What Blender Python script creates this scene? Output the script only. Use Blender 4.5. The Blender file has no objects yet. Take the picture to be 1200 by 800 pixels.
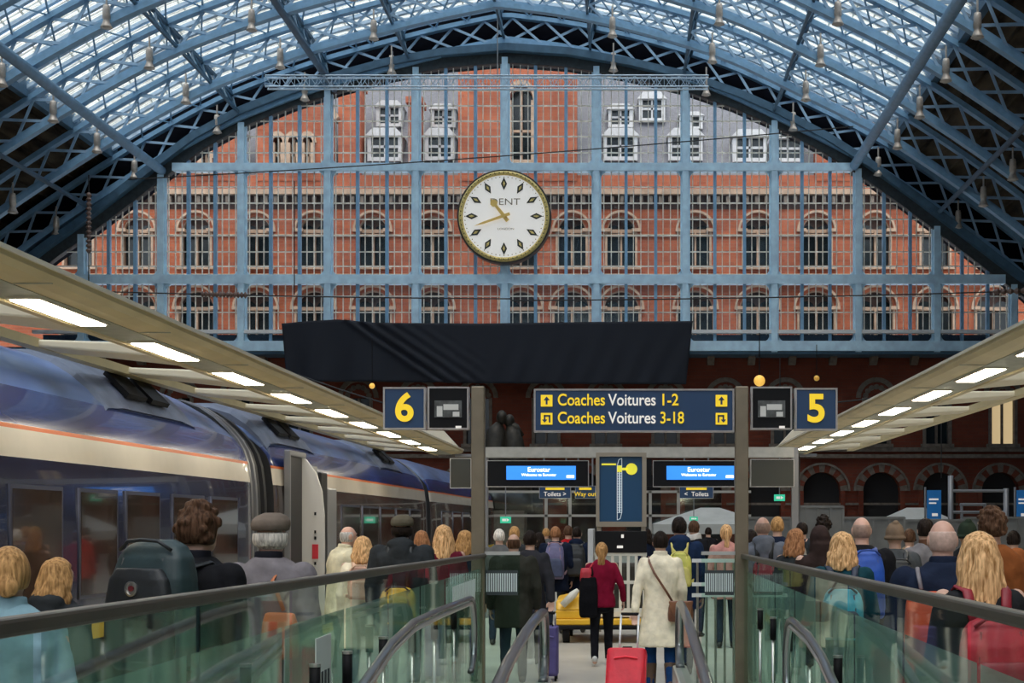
import bpy, bmesh, math, random
from mathutils import Vector, Matrix
R = random.Random(7)
PI = math.pi
scn = bpy.context.scene
COL = scn.collection

# ---------------------------------------------------------------- camera, world, lights, exposure
FPX, CX, CY, EYE = 1650.0, 735.0, 612.0, 1.78      # focal length in pixels of a 1200x800 frame, axis pixel, eye height
cam_d = bpy.data.cameras.new('camera')
cam = bpy.data.objects.new('camera', cam_d)
COL.objects.link(cam)
cam.location = (0, 0, EYE)
cam.rotation_euler = (PI / 2, 0, 0)
cam_d.sensor_width = 36.0
cam_d.lens = FPX / 1200 * 36.0
cam_d.shift_x = -(CX - 600) / 1200
cam_d.shift_y = (CY - 400) / 1200
cam_d.clip_start = 0.1
cam_d.clip_end = 600
scn.camera = cam
scn.view_settings.view_transform = 'Standard'
scn.view_settings.look = 'None'
scn.view_settings.gamma = 1
scn.view_settings.use_curve_mapping = False
scn.view_settings.exposure = 0.5

world = bpy.data.worlds.new('overcast_sky')
scn.world = world
world.use_nodes = True
bg = world.node_tree.nodes['Background']
bg.inputs[0].default_value = (0.86, 0.93, 1.0, 1)
bg.inputs[1].default_value = 1.5

sun_d = bpy.data.lights.new('sun', 'SUN')
sun_d.energy = 2.2
sun_d.angle = 0.6
sun_d.color = (1.0, 0.9, 0.8)
sun = bpy.data.objects.new('sun', sun_d)
COL.objects.link(sun)
sun.rotation_euler = Vector((0.0, -0.42, 1.0)).normalized().to_track_quat('Z', 'Y').to_euler()


def at(px, py, Y):
    return Vector(((px - CX) / FPX * Y, Y, EYE - (py - CY) / FPX * Y))


def zx(px, X):                        # depth at which lateral offset X shows at pixel column px
    return X * FPX / (px - CX)


# ---------------------------------------------------------------- materials
MATS = {}


def mat(name, col, rough=0.6, metal=0.0, var=0.0, scale=8.0, bump=0.0, stretch=(1, 1, 1), emit=0.0, ecol=None, spec=0.5, coat=0.0, col2=None):
    if name in MATS:
        return MATS[name]
    m = bpy.data.materials.new(name)
    m.use_nodes = True
    nt = m.node_tree
    b = nt.nodes['Principled BSDF']
    c = (*col, 1)
    b.inputs['Base Color'].default_value = c
    b.inputs['Roughness'].default_value = rough
    b.inputs['Metallic'].default_value = metal
    b.inputs['Specular IOR Level'].default_value = spec
    b.inputs['Coat Weight'].default_value = coat
    if emit:
        b.inputs['Emission Color'].default_value = (*(ecol or col), 1)
        b.inputs['Emission Strength'].default_value = emit
    if var or bump or col2:
        tc = nt.nodes.new('ShaderNodeTexCoord')
        mp = nt.nodes.new('ShaderNodeMapping')
        mp.inputs['Scale'].default_value = stretch
        nz = nt.nodes.new('ShaderNodeTexNoise')
        nz.inputs['Scale'].default_value = scale
        nz.inputs['Detail'].default_value = 4
        nt.links.new(tc.outputs['Object'], mp.inputs[0])
        nt.links.new(mp.outputs[0], nz.inputs['Vector'])
        if var or col2:
            rp = nt.nodes.new('ShaderNodeValToRGB')
            rp.color_ramp.elements[0].position = 0.3
            rp.color_ramp.elements[1].position = 0.7
            lo = tuple(max(0, x * (1 - var)) for x in col)
            hi = tuple(min(1, x * (1 + var)) for x in (col2 or col))
            rp.color_ramp.elements[0].color = (*lo, 1)
            rp.color_ramp.elements[1].color = (*hi, 1)
            nt.links.new(nz.outputs['Fac'], rp.inputs[0])
            nt.links.new(rp.outputs[0], b.inputs['Base Color'])
        if bump:
            bp = nt.nodes.new('ShaderNodeBump')
            bp.inputs['Strength'].default_value = bump
            bp.inputs['Distance'].default_value = 0.02
            nt.links.new(nz.outputs['Fac'], bp.inputs['Height'])
            nt.links.new(bp.outputs[0], b.inputs['Normal'])
    MATS[name] = m
    return m


def brick_mat(name, c1, c2, mortar, scale=1.0, ax='XZ'):
    m = bpy.data.materials.new(name)
    m.use_nodes = True
    nt = m.node_tree
    b = nt.nodes['Principled BSDF']
    b.inputs['Roughness'].default_value = 0.9
    b.inputs['Specular IOR Level'].default_value = 0.15
    tc = nt.nodes.new('ShaderNodeTexCoord')
    sp = nt.nodes.new('ShaderNodeSeparateXYZ')
    cb = nt.nodes.new('ShaderNodeCombineXYZ')
    br = nt.nodes.new('ShaderNodeTexBrick')
    br.inputs['Scale'].default_value = scale
    br.inputs['Color1'].default_value = (*c1, 1)
    br.inputs['Color2'].default_value = (*c2, 1)
    br.inputs['Mortar'].default_value = (*mortar, 1)
    br.inputs['Mortar Size'].default_value = 0.015
    br.inputs['Brick Width'].default_value = 0.6
    br.inputs['Row Height'].default_value = 0.2
    nt.links.new(tc.outputs['Object'], sp.inputs[0])
    nt.links.new(sp.outputs[ax[0]], cb.inputs[0])
    nt.links.new(sp.outputs[ax[1]], cb.inputs[1])
    nt.links.new(cb.outputs[0], br.inputs['Vector'])
    nz = nt.nodes.new('ShaderNodeTexNoise')
    nz.inputs['Scale'].default_value = 0.35
    nz.inputs['Detail'].default_value = 6
    nt.links.new(tc.outputs['Object'], nz.inputs['Vector'])
    mx = nt.nodes.new('ShaderNodeMix')
    mx.data_type = 'RGBA'
    mx.blend_type = 'MULTIPLY'
    mx.inputs[0].default_value = 0.6
    rp = nt.nodes.new('ShaderNodeValToRGB')
    rp.color_ramp.elements[0].position = 0.35
    rp.color_ramp.elements[0].color = (0.55, 0.5, 0.5, 1)
    rp.color_ramp.elements[1].position = 0.6
    rp.color_ramp.elements[1].color = (1, 1, 1, 1)
    nt.links.new(nz.outputs['Fac'], rp.inputs[0])
    nt.links.new(br.outputs['Color'], mx.inputs[6])
    nt.links.new(rp.outputs[0], mx.inputs[7])
    nt.links.new(mx.outputs[2], b.inputs['Base Color'])
    MATS[name] = m
    return m


def glass_mat(name, tint, alpha, gloss=0.08, rough=0.05, body=None, translucent=False, fres=False):
    """thin pane: transparent + a share of glossy + an optional share of diffuse body"""
    m = bpy.data.materials.new(name)
    m.use_nodes = True
    nt = m.node_tree
    nt.nodes.clear()
    out = nt.nodes.new('ShaderNodeOutputMaterial')
    tr = nt.nodes.new('ShaderNodeBsdfTransparent')
    tr.inputs[0].default_value = (*tint, 1)
    gl = nt.nodes.new('ShaderNodeBsdfGlossy')
    gl.inputs['Roughness'].default_value = rough
    gl.inputs['Color'].default_value = (0.9, 1, 0.95, 1)
    m1 = nt.nodes.new('ShaderNodeMixShader')
    if fres:
        fr = nt.nodes.new('ShaderNodeLayerWeight')
        fr.inputs['Blend'].default_value = 0.25
        mt = nt.nodes.new('ShaderNodeMath')
        mt.operation = 'MULTIPLY'
        mt.inputs[1].default_value = gloss
        nt.links.new(fr.outputs['Fresnel'], mt.inputs[0])
        nt.links.new(mt.outputs[0], m1.inputs[0])
    else:
        m1.inputs[0].default_value = gloss
    src = tr
    if body:
        df = nt.nodes.new('ShaderNodeBsdfTranslucent' if translucent else 'ShaderNodeBsdfDiffuse')
        df.inputs['Color'].default_value = (*body, 1)
        m2 = nt.nodes.new('ShaderNodeMixShader')
        m2.inputs[0].default_value = 1 - alpha
        nt.links.new(tr.outputs[0], m2.inputs[1])
        nt.links.new(df.outputs[0], m2.inputs[2])
        src = m2
    nt.links.new(src.outputs[0], m1.inputs[1])
    nt.links.new(gl.outputs[0], m1.inputs[2])
    nt.links.new(m1.outputs[0], out.inputs[0])
    MATS[name] = m
    return m


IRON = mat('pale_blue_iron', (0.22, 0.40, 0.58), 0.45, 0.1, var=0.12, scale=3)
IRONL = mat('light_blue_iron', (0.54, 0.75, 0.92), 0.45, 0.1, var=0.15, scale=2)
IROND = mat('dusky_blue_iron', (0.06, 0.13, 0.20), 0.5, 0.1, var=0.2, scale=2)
GUTTER = mat('furrow_paint', (0.55, 0.68, 0.82), 0.5, var=0.25, scale=2, bump=0.1)
BARC = mat('cream_bar_paint', (0.80, 0.74, 0.64), 0.6, var=0.3, scale=3)
DECK = mat('dark_roof_boards', (0.016, 0.015, 0.015), 0.9, var=0.7, scale=1.5, stretch=(1, 0.25, 1), col2=(0.06, 0.045, 0.03), bump=0.3, spec=.1)
BLACKWALL = mat('dark_gable_boards', (0.004, 0.005, 0.009), 0.9, spec=.05)
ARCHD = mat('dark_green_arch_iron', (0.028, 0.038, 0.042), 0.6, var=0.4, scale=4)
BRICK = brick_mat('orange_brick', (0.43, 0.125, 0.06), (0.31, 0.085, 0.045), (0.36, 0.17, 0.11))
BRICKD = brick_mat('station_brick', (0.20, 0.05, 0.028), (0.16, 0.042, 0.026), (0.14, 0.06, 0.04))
STONE = mat('cream_stone', (0.40, 0.275, 0.19), 0.85, var=0.2, scale=3, bump=0.2)
STONED = mat('weathered_stone', (0.15, 0.12, 0.095), 0.85, var=0.3, scale=4, bump=0.2)
SLATE = mat('grey_slate', (0.13, 0.13, 0.145), 0.8, var=0.35, scale=5, stretch=(1, 1, 6), bump=0.4)
WHITEP = mat('white_paint', (0.75, 0.75, 0.74), 0.5)
DARKGL = mat('dark_window_glass', (0.010, 0.016, 0.018), 0.2, spec=0.4)
BLACK = mat('black_metal', (0.008, 0.008, 0.009), 0.6, spec=.15)
STEEL = mat('brushed_steel', (0.55, 0.53, 0.50), 0.3, 0.9, var=0.1, scale=20)
POSTM = mat('bronze_grey_post', (0.20, 0.165, 0.115), 0.45, 0.4, var=0.12, scale=5)
FLOORM = mat('platform_concrete', (0.47, 0.44, 0.38), 0.35, var=0.12, scale=1.2, bump=0.03)
CREAMC = mat('canopy_cream', (0.60, 0.49, 0.27), 0.5, var=0.1, scale=2)
CANW = mat('canopy_white_wing', (0.72, 0.66, 0.54), 0.55, var=0.05, scale=3)
NAVYP = mat('sign_navy', (0.012, 0.045, 0.115), 0.45)
YEL = mat('sign_yellow', (0.85, 0.58, 0.02), 0.5, emit=0.35)
WHT = mat('sign_white', (0.85, 0.80, 0.74), 0.5, emit=0.25)


# ---------------------------------------------------------------- mesh builders
class MB:
    def __init__(s):
        s.v, s.f, s.mi = [], [], []

    def add(s, vs, fs, m=0):
        o = len(s.v)
        s.v += [tuple(p) for p in vs]
        s.f += [tuple(i + o for i in f) for f in fs]
        s.mi += [m] * len(fs)
        return s

    def box(s, x0, x1, y0, y1, z0, z1, m=0):
        vs = [(x, y, z) for z in (z0, z1) for y in (y0, y1) for x in (x0, x1)]
        return s.add(vs, [(0, 2, 3, 1), (4, 5, 7, 6), (0, 1, 5, 4), (2, 6, 7, 3), (0, 4, 6, 2), (1, 3, 7, 5)], m)

    def bar(s, a, b, w, h=None, m=0, up=(0, 0, 1)):
        """rectangular bar from a to b, w across, h along up"""
        a, b = Vector(a), Vector(b)
        h = w if h is None else h
        d = (b - a)
        if d.length < 1e-6:
            return s
        d.normalize()
        u = Vector(up)
        if abs(d.dot(u)) > 0.98:
            u = Vector((1, 0, 0))
        side = d.cross(u).normalized()
        u = side.cross(d).normalized()
        vs = []
        for p in (a, b):
            for su, sw in ((-1, -1), (-1, 1), (1, 1), (1, -1)):
                vs.append(p + u * (h / 2 * su) + side * (w / 2 * sw))
        return s.add(vs, [(0, 1, 2, 3), (7, 6, 5, 4), (0, 4, 5, 1), (1, 5, 6, 2), (2, 6, 7, 3), (3, 7, 4, 0)], m)

    def tube(s, pts, r, seg=8, m=0, cap=True, ry=None):
        """round tube along pts; r a number or a list"""
        pts = [Vector(p) for p in pts]
        n = len(pts)
        rs = r if isinstance(r, (list, tuple)) else [r] * n
        rys = ry if isinstance(ry, (list, tuple)) else ([ry] * n if ry else rs)
        vs, fs = [], []
        prev = None
        for i, p in enumerate(pts):
            d = (pts[min(i + 1, n - 1)] - pts[max(i - 1, 0)])
            d = d.normalized() if d.length > 1e-9 else Vector((0, 0, 1))
            if prev is None:
                u = Vector((1, 0, 0)) if abs(d.x) < 0.8 else Vector((0, 1, 0))
            else:
                u = prev
            u = (u - d * u.dot(d)).normalized()
            prev = u
            w = d.cross(u)
            for k in range(seg):
                t = 2 * PI * k / seg
                vs.append(p + u * (math.cos(t) * rs[i]) + w * (math.sin(t) * rys[i]))
        for i in range(n - 1):
            for k in range(seg):
                k2 = (k + 1) % seg
                fs.append((i * seg + k, i * seg + k2, (i + 1) * seg + k2, (i + 1) * seg + k))
        if cap:
            fs.append(tuple(range(seg - 1, -1, -1)))
            fs.append(tuple((n - 1) * seg + k for k in range(seg)))
        return s.add(vs, fs, m)

    def ell(s, c, r, seg=14, rings=9, m=0, fn=None):
        vs, fs = [], []
        c = Vector(c)
        r = (r, r, r) if not isinstance(r, (tuple, list)) else r
        for i in range(rings + 1):
            ph = PI * i / rings
            for k in range(seg):
                t = 2 * PI * k / seg
                p = Vector((math.sin(ph) * math.cos(t) * r[0], math.sin(ph) * math.sin(t) * r[1], math.cos(ph) * r[2]))
                if fn:
                    p = fn(p)
                vs.append(c + p)
        for i in range(rings):
            for k in range(seg):
                k2 = (k + 1) % seg
                fs.append((i * seg + k, (i + 1) * seg + k, (i + 1) * seg + k2, i * seg + k2))
        return s.add(vs, fs, m)

    def loft(s, rings, m=0, cap=True):
        """rings: lists of the same number of points"""
        n = len(rings[0])
        vs = [p for r in rings for p in r]
        fs = []
        for i in range(len(rings) - 1):
            for k in range(n):
                k2 = (k + 1) % n
                fs.append((i * n + k, i * n + k2, (i + 1) * n + k2, (i + 1) * n + k))
        if cap:
            fs.append(tuple(range(n - 1, -1, -1)))
            fs.append(tuple((len(rings) - 1) * n + k for k in range(n)))
        return s.add(vs, fs, m)

    def lathe(s, prof, c=(0, 0, 0), seg=16, m=0):
        vs, fs = [], []
        for r, z in prof:
            for k in range(seg):
                t = 2 * PI * k / seg
                vs.append((c[0] + r * math.cos(t), c[1] + r * math.sin(t), c[2] + z))
        for i in range(len(prof) - 1):
            for k in range(seg):
                k2 = (k + 1) % seg
                fs.append((i * seg + k, i * seg + k2, (i + 1) * seg + k2, (i + 1) * seg + k))
        fs.append(tuple(range(seg - 1, -1, -1)))
        fs.append(tuple((len(prof) - 1) * seg + k for k in range(seg)))
        return s.add(vs, fs, m)

    def prism(s, poly, y0, y1, m=0, ax='xz'):
        """poly of (a,b) extruded along the third axis"""
        n = len(poly)
        if ax == 'xz':
            f = lambda a, b, y: (a, y, b)
        elif ax == 'xy':
            f = lambda a, b, y: (a, b, y)
        else:
            f = lambda a, b, y: (y, a, b)
        vs = [f(a, b, y0) for a, b in poly] + [f(a, b, y1) for a, b in poly]
        fs = [tuple(range(n)), tuple(range(2 * n - 1, n - 1, -1))]
        for k in range(n):
            k2 = (k + 1) % n
            fs.append((k, k + n, k2 + n, k2))
        return s.add(vs, fs, m)

    def build(s, name, mats, parent=None, smooth=False, bevel=0.0, loc=None, rot=None, bseg=2):
        me = bpy.data.meshes.new(name)
        me.from_pydata(s.v, [], s.f)
        if not isinstance(mats, (list, tuple)):
            mats = [mats]
        for m in mats:
            me.materials.append(m)
        if len(mats) > 1:
            me.polygons.foreach_set('material_index', s.mi)
        bm = bmesh.new()
        bm.from_mesh(me)
        bmesh.ops.recalc_face_normals(bm, faces=bm.faces)
        bm.to_mesh(me)
        bm.free()
        if smooth:
            me.polygons.foreach_set('use_smooth', [True] * len(me.polygons))
        me.update()
        o = bpy.data.objects.new(name, me)
        COL.objects.link(o)
        if parent:
            o.parent = parent
        if loc:
            o.location = loc
        if rot:
            o.rotation_euler = rot
        if bevel:
            b = o.modifiers.new('bevel', 'BEVEL')
            b.width = bevel
            b.segments = bseg
            b.limit_method = 'ANGLE'
        return o


def tag(o, label=None, cat=None, group=None, kind=None):
    if label:
        o['label'] = label
    if cat:
        o['category'] = cat
    if group:
        o['group'] = group
    if kind:
        o['kind'] = kind
    return o


def empty(name, loc=(0, 0, 0), rz=0, label=None, cat=None, group=None, kind=None):
    o = bpy.data.objects.new(name, None)
    o.empty_display_size = 0.2
    COL.objects.link(o)
    o.location = loc
    o.rotation_euler = (0, 0, rz)
    return tag(o, label, cat, group, kind)


def copy_tree(o, parent=None):
    c = o.copy()
    COL.objects.link(c)
    c.parent = parent
    for ch in list(o.children):
        copy_tree(ch, c)
    return c


def plate(outlines, y, thick, name, m, parent=None, loc=None, rot=None):
    """filled outline(s) in x/z (inner outlines are holes), thick along y, front face at y"""
    cu = bpy.data.curves.new('t', 'CURVE')
    cu.dimensions = '2D'
    cu.fill_mode = 'BOTH'
    cu.extrude = thick / 2
    for ol in outlines:
        sp = cu.splines.new('POLY')
        sp.points.add(len(ol) - 1)
        for p, (a, b) in zip(sp.points, ol):
            p.co = (a, b, 0, 1)
        sp.use_cyclic_u = True
    t = bpy.data.objects.new('t', cu)
    COL.objects.link(t)
    bpy.context.view_layer.update()
    dg = bpy.context.evaluated_depsgraph_get()
    me = bpy.data.meshes.new_from_object(t.evaluated_get(dg))
    bpy.data.objects.remove(t)
    bpy.data.curves.remove(cu)
    me.transform(Matrix.Translation((0, y + thick / 2, 0)) @ Matrix.Rotation(PI / 2, 4, 'X'))
    me.name = name
    me.materials.clear()
    me.materials.append(m)
    o = bpy.data.objects.new(name, me)
    COL.objects.link(o)
    if parent:
        o.parent = parent
    if loc:
        o.location = loc
    if rot:
        o.rotation_euler = rot
    return o


def text(body, size, name, m, parent, loc, depth=0.004, align='LEFT', bold=0.0, rot=(PI / 2, 0, 0), sx=1.0, fit=None):
    cu = bpy.data.curves.new('t', 'FONT')
    cu.body = body
    cu.size = size
    cu.extrude = depth
    cu.align_x = align
    cu.align_y = 'CENTER'
    cu.offset = bold
    t = bpy.data.objects.new('t', cu)
    COL.objects.link(t)
    bpy.context.view_layer.update()
    dg = bpy.context.evaluated_depsgraph_get()
    me = bpy.data.meshes.new_from_object(t.evaluated_get(dg))
    bpy.data.objects.remove(t)
    bpy.data.curves.remove(cu)
    me.materials.clear()
    me.materials.append(m)
    me.name = name
    o = bpy.data.objects.new(name, me)
    COL.objects.link(o)
    o.parent = parent
    o.location = loc
    o.rotation_euler = rot
    if fit:
        xs = [v.co.x for v in me.vertices]
        sx = fit / (max(xs) - min(xs))
    o.scale = (sx, 1, 1)
    return o


def arc_pts(cx, cz, r, a0, a1, n, rz=None):
    rz = rz or r
    return [(cx + r * math.cos(a0 + (a1 - a0) * i / n), cz + rz * math.sin(a0 + (a1 - a0) * i / n)) for i in range(n + 1)]


def circ(cx, cz, r, n=32):
    return [(cx + r * math.cos(2 * PI * i / n), cz + r * math.sin(2 * PI * i / n)) for i in range(n)]


def arch_outline(xc, w, z0, z1, n=10, point=1.0):
    """round-headed opening; z1 is the crown"""
    r = w / 2
    zs = z1 - r * point
    return [(xc - r, z0), (xc + r, z0)] + arc_pts(xc, zs, r, 0, PI, n, r * point)

# ---------------------------------------------------------------- shed roof: ceiling, ribs, purlins, glazing
YS = 79.0                                  # the clock screen stands here
SPX = FPX / YS
CHPX = [(37, 289), (100, 246), (165, 205), (184, 193), (232, 166), (280, 141), (332, 121), (382, 103), (448, 85), (520, 66), (594, 51),
        (668, 60), (740, 76), (806, 95), (856, 113), (908, 139), (956, 162), (1005, 187), (1058, 221), (1110, 257), (1162, 296)]


def sc(px, py):
    return ((px - CX) / SPX, EYE + (CY - py) / SPX)


ARC = [sc(*p) for p in CHPX]
XC = sc(594, 0)[0]
ARC = [(XC - 36.6, 0.5), (XC - 35.8, 5.5), (XC - 34.2, 9.6), (XC - 31.3, 13.6)] + ARC + [(XC + 31.3, 13.4), (XC + 34.2, 9.6), (XC + 35.8, 5.5), (XC + 36.6, 0.5)]


def resample(pts, step):
    out = []
    acc = 0.0
    out.append(pts[0])
    for i in range(len(pts) - 1):
        a, b = Vector((*pts[i], 0)), Vector((*pts[i + 1], 0))
        L = (b - a).length
        d = step - acc
        while d <= L:
            p = a.lerp(b, d / L)
            out.append((p.x, p.y))
            d += step
        acc = (acc + L) % step
    return out


def smooth_poly(pts, it=2):
    for _ in range(it):
        q = [pts[0]]
        for i in range(1, len(pts) - 1):
            if abs(pts[i][0] - XC) < 0.4:
                q.append(pts[i])
            else:
                q.append(((pts[i - 1][0] + 2 * pts[i][0] + pts[i + 1][0]) / 4, (pts[i - 1][1] + 2 * pts[i][1] + pts[i + 1][1]) / 4))
        q.append(pts[-1])
        pts = q
    return pts


left = smooth_poly(resample([p for p in ARC if p[0] <= XC + 0.3], 0.9))
right = smooth_poly(resample([p for p in ARC if p[0] >= XC - 0.3][::-1], 0.9))
CH = left + right[::-1]
NCH = len(CH)


def normal(i):
    a, b = CH[max(i - 1, 0)], CH[min(i + 1, NCH - 1)]
    dx, dz = b[0] - a[0], b[1] - a[1]
    L = math.hypot(dx, dz)
    return (-dz / L, dx / L)


def off(i, d):
    n = normal(i)
    return (CH[i][0] + n[0] * d, CH[i][1] + n[1] * d)


def nearest(x, side=None):
    return min(range(NCH), key=lambda i: abs(CH[i][0] - x))


def ribbon(mb, d, w, h, y, i0=0, i1=None, m=0):
    """continuous bar of section w (along y) x h (radial) following the arch at radial offset d"""
    i1 = NCH - 1 if i1 is None else i1
    rings = []
    for i in range(i0, i1 + 1):
        a, b = off(i, d - h / 2), off(i, d + h / 2)
        rings.append([(a[0], y - w / 2, a[1]), (a[0], y + w / 2, a[1]), (b[0], y + w / 2, b[1]), (b[0], y - w / 2, b[1])])
    mb.loft(rings, m)


BAY = 5.55
ceiling = empty('ceiling', (0, 0, 0), kind='structure')
TH = 1.45
# one rib with its lattice web
r0 = MB()
ribbon(r0, 0.0, 0.42, 0.26, 0)
ribbon(r0, 0.1, 0.1, 0.4, 0)
ribbon(r0, TH, 0.42, 0.24, 0)
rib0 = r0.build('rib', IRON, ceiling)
w0 = MB()
nodes = list(range(0, NCH - 2, 2))
for i in nodes:
    a, b = off(i, 0.1), off(i + 2, TH - 0.1)
    w0.bar((a[0], 0.06, a[1]), (b[0], 0.06, b[1]), 0.05, 0.14, up=(0, 1, 0)) if False else w0.bar((a[0], 0.06, a[1]), (b[0], 0.06, b[1]), 0.13, 0.06, up=(0, 1, 0))
    a, b = off(i, TH - 0.1), off(i + 2, 0.1)
    w0.bar((a[0], -0.06, a[1]), (b[0], -0.06, b[1]), 0.13, 0.06, up=(0, 1, 0))
web0 = w0.build('lattice', mat('lattice_iron', (0.32, 0.47, 0.62), 0.45, 0.1, var=0.15, scale=2), rib0)
rib0.location = (0, YS - 0.3, 0)
ribys = [YS - 0.3]
for k in range(1, 20):
    y = YS - 0.3 - BAY * k
    ribys.append(y)
    copy_tree(rib0, ceiling).location = (0, y, 0)
Y0R, Y1R = ribys[-1], YS + 0.6

# glazed crown: between the two dark flanks
iL, iR = nearest(sc(160, 0)[0]), nearest(sc(1020, 0)[0])
for i0, i1, m, nm in ((0, iL, DECK, 'roof_boarding'), (iR, NCH - 1, DECK, 'roof_boarding')):
    b = MB()
    y = Y0R
    rings = []
    for i in range(i0, i1 + 1):
        a, c = off(i, TH + 0.55), off(i, TH + 0.75)
        rings.append([(a[0], Y0R, a[1]), (a[0], Y1R, a[1]), (c[0], Y1R, c[1]), (c[0], Y0R, c[1])])
    b.loft(rings)
    # the boards' battens, running along the roof
    for i in range(i0, i1, 1):
        a = off(i, TH + 0.5)
        b.bar((a[0], Y0R, a[1]), (a[0], Y1R, a[1]), 0.12, 0.12)
    b.build(nm, m, ceiling)
# ridge-and-furrow glazing: gutters and bars follow the arch
GL = glass_mat('roof_glass', (0.93, 0.97, 1.0), 0.92, gloss=0.04, rough=0.2, body=(0.8, 0.86, 0.9), translucent=True)
gut = MB()
bars = MB()
NB = 5
y = Y1R
fur = []
k = 0
while y > Y0R:
    fur.append(y)
    y -= BAY / NB
for j, y in enumerate(fur):
    ribbon(gut, TH + 0.42, 0.25, 0.16, y, iL, iR)
gut.build('roof_gutter', GUTTER, ceiling)
glz = MB()
for j in range(len(fur) - 1):
    ya, yb = fur[j], fur[j + 1]
    ym = (ya + yb) / 2
    ribbon(bars, TH + 1.0, 0.09, 0.10, ym, iL, iR)
    if ya > 20:
        for t in (0.33, 0.67):
            ribbon(bars, TH + 0.5 + 0.5 * t, 0.05, 0.06, ya + (ym - ya) * t, iL, iR, 1)
            ribbon(bars, TH + 0.5 + 0.5 * t, 0.05, 0.06, yb + (ym - yb) * t, iL, iR, 1)
    for (p, q) in ((ya, ym), (ym, yb)):
        dp, dq = (TH + 0.48, TH + 1.0) if p == ya else (TH + 1.0, TH + 0.48)
        vs, fs = [], []
        for i in range(iL, iR + 1):
            a, c = off(i, dp), off(i, dq)
            vs += [(a[0], p, a[1]), (c[0], q, c[1])]
        for i in range(iR - iL):
            fs.append((2 * i, 2 * i + 1, 2 * i + 3, 2 * i + 2))
        glz.add(vs, fs)
        if ya > 20 and p == ya:                     # rafters down each furrow
            for i in range(iL, iR + 1, 1):
                a, c = off(i, dp), off(i, dq)
                bars.bar((a[0], p, a[1]), (c[0], q, c[1]), 0.07, 0.07, m=1)
bars.build('glazing_bars', [WHITEP, BARC], ceiling)
glz.build('roof_glazing', GL, ceiling)
# edge beams of the glazing and lengthwise lattice purlins
e = MB()
for i in (iL, iR):
    a = off(i, TH + 0.5)
    e.bar((a[0], Y0R, a[1]), (a[0], Y1R, a[1]), 0.35, 0.9)
e.build('roof_edge_beam', IROND, ceiling)
MULPX = [97, 190, 284, 385, 488, 592, 699, 803, 907, 1005, 1097, 1187]
for px in (284, 384, 488, 592, 699, 807, 907):
    i = nearest(sc(px, 0)[0])
    a, c = off(i, 0.2), off(i, TH - 0.05)
    pb = MB()
    pb.bar((a[0], Y0R, a[1]), (a[0], YS, a[1]), 0.13, 0.15)
    pb.bar((c[0], Y0R, c[1]), (c[0], YS, c[1]), 0.2, 0.18)
    for q in range(12):
        ya = YS - 0.3 - BAY * q
        for u in range(3):
            s0, s1 = ya - BAY * u / 3, ya - BAY * (u + 0.5) / 3
            s2 = ya - BAY * (u + 1) / 3
            pb.bar((c[0], s0, c[1]), (a[0], s1, a[1]), 0.09)
            pb.bar((a[0], s1, a[1]), (c[0], s2, c[1]), 0.09)
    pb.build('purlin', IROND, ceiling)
for px, d, r in ((184, -0.5, 0.26), (1009, -0.45, 0.26), (384, -0.3, 0.17), (106, -0.1, 0.13), (1100, -0.1, 0.13)):
    i = nearest(sc(px, 0)[0])
    a = off(i, d)
    t = MB()
    t.tube([(a[0], Y0R, a[1]), (a[0], YS + 0.2, a[1])], r, 10)
    t.build('tie_tube', IRON if r > 0.2 else IROND, ceiling, smooth=True)
# diagonal wind braces on the roof bays (thin crosses between ribs)
wb = MB()
idx = [nearest(sc(p, 0)[0]) for p in (190, 284, 384, 488, 592, 699, 807, 907, 1000)]
for q in range(8):
    ya, yb = ribys[q], ribys[q + 1]
    for u in range(len(idx) - 1):
        for e0 in range(3):
            ia = round(idx[u] + (idx[u + 1] - idx[u]) * e0 / 3)
            ib = round(idx[u] + (idx[u + 1] - idx[u]) * (e0 + 1) / 3)
            a, c = off(ia, TH + 0.1), off(ib, TH + 0.1)
            wb.bar((a[0], ya, a[1]), (c[0], yb, c[1]), 0.08, 0.05)
            wb.bar((c[0], ya, c[1]), (a[0], yb, a[1]), 0.08, 0.05)
wb.build('wind_brace', IRON, ceiling)

# ---------------------------------------------------------------- clock screen (window_1)
OPX = [(-40, 392), (0, 352), (45, 320), (70, 301), (111, 272), (150, 243), (190, 212), (240, 175), (290, 148), (345, 126), (400, 108), (455, 93), (520, 81), (594, 75),
       (665, 80), (735, 92), (803, 108), (860, 128), (905, 148), (960, 177), (1009, 208), (1061, 245), (1132, 299), (1162, 322), (1200, 350), (1240, 388)]
OP = [sc(*p) for p in OPX]


def optop(x):
    for a, b in zip(OP, OP[1:]):
        if a[0] <= x <= b[0]:
            return a[1] + (b[1] - a[1]) * (x - a[0]) / (b[0] - a[0])
    return 0


def opspan(z):
    """left and right x of the opening at height z"""
    l = r = None
    for a, b in zip(OP, OP[1:]):
        if (a[1] - z) * (b[1] - z) <= 0 and a[1] != b[1]:
            x = a[0] + (b[0] - a[0]) * (z - a[1]) / (b[1] - a[1])
            if l is None:
                l = x
            r = x
    if l is None:
        return OP[0][0], OP[-1][0]
    return l, r


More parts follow.
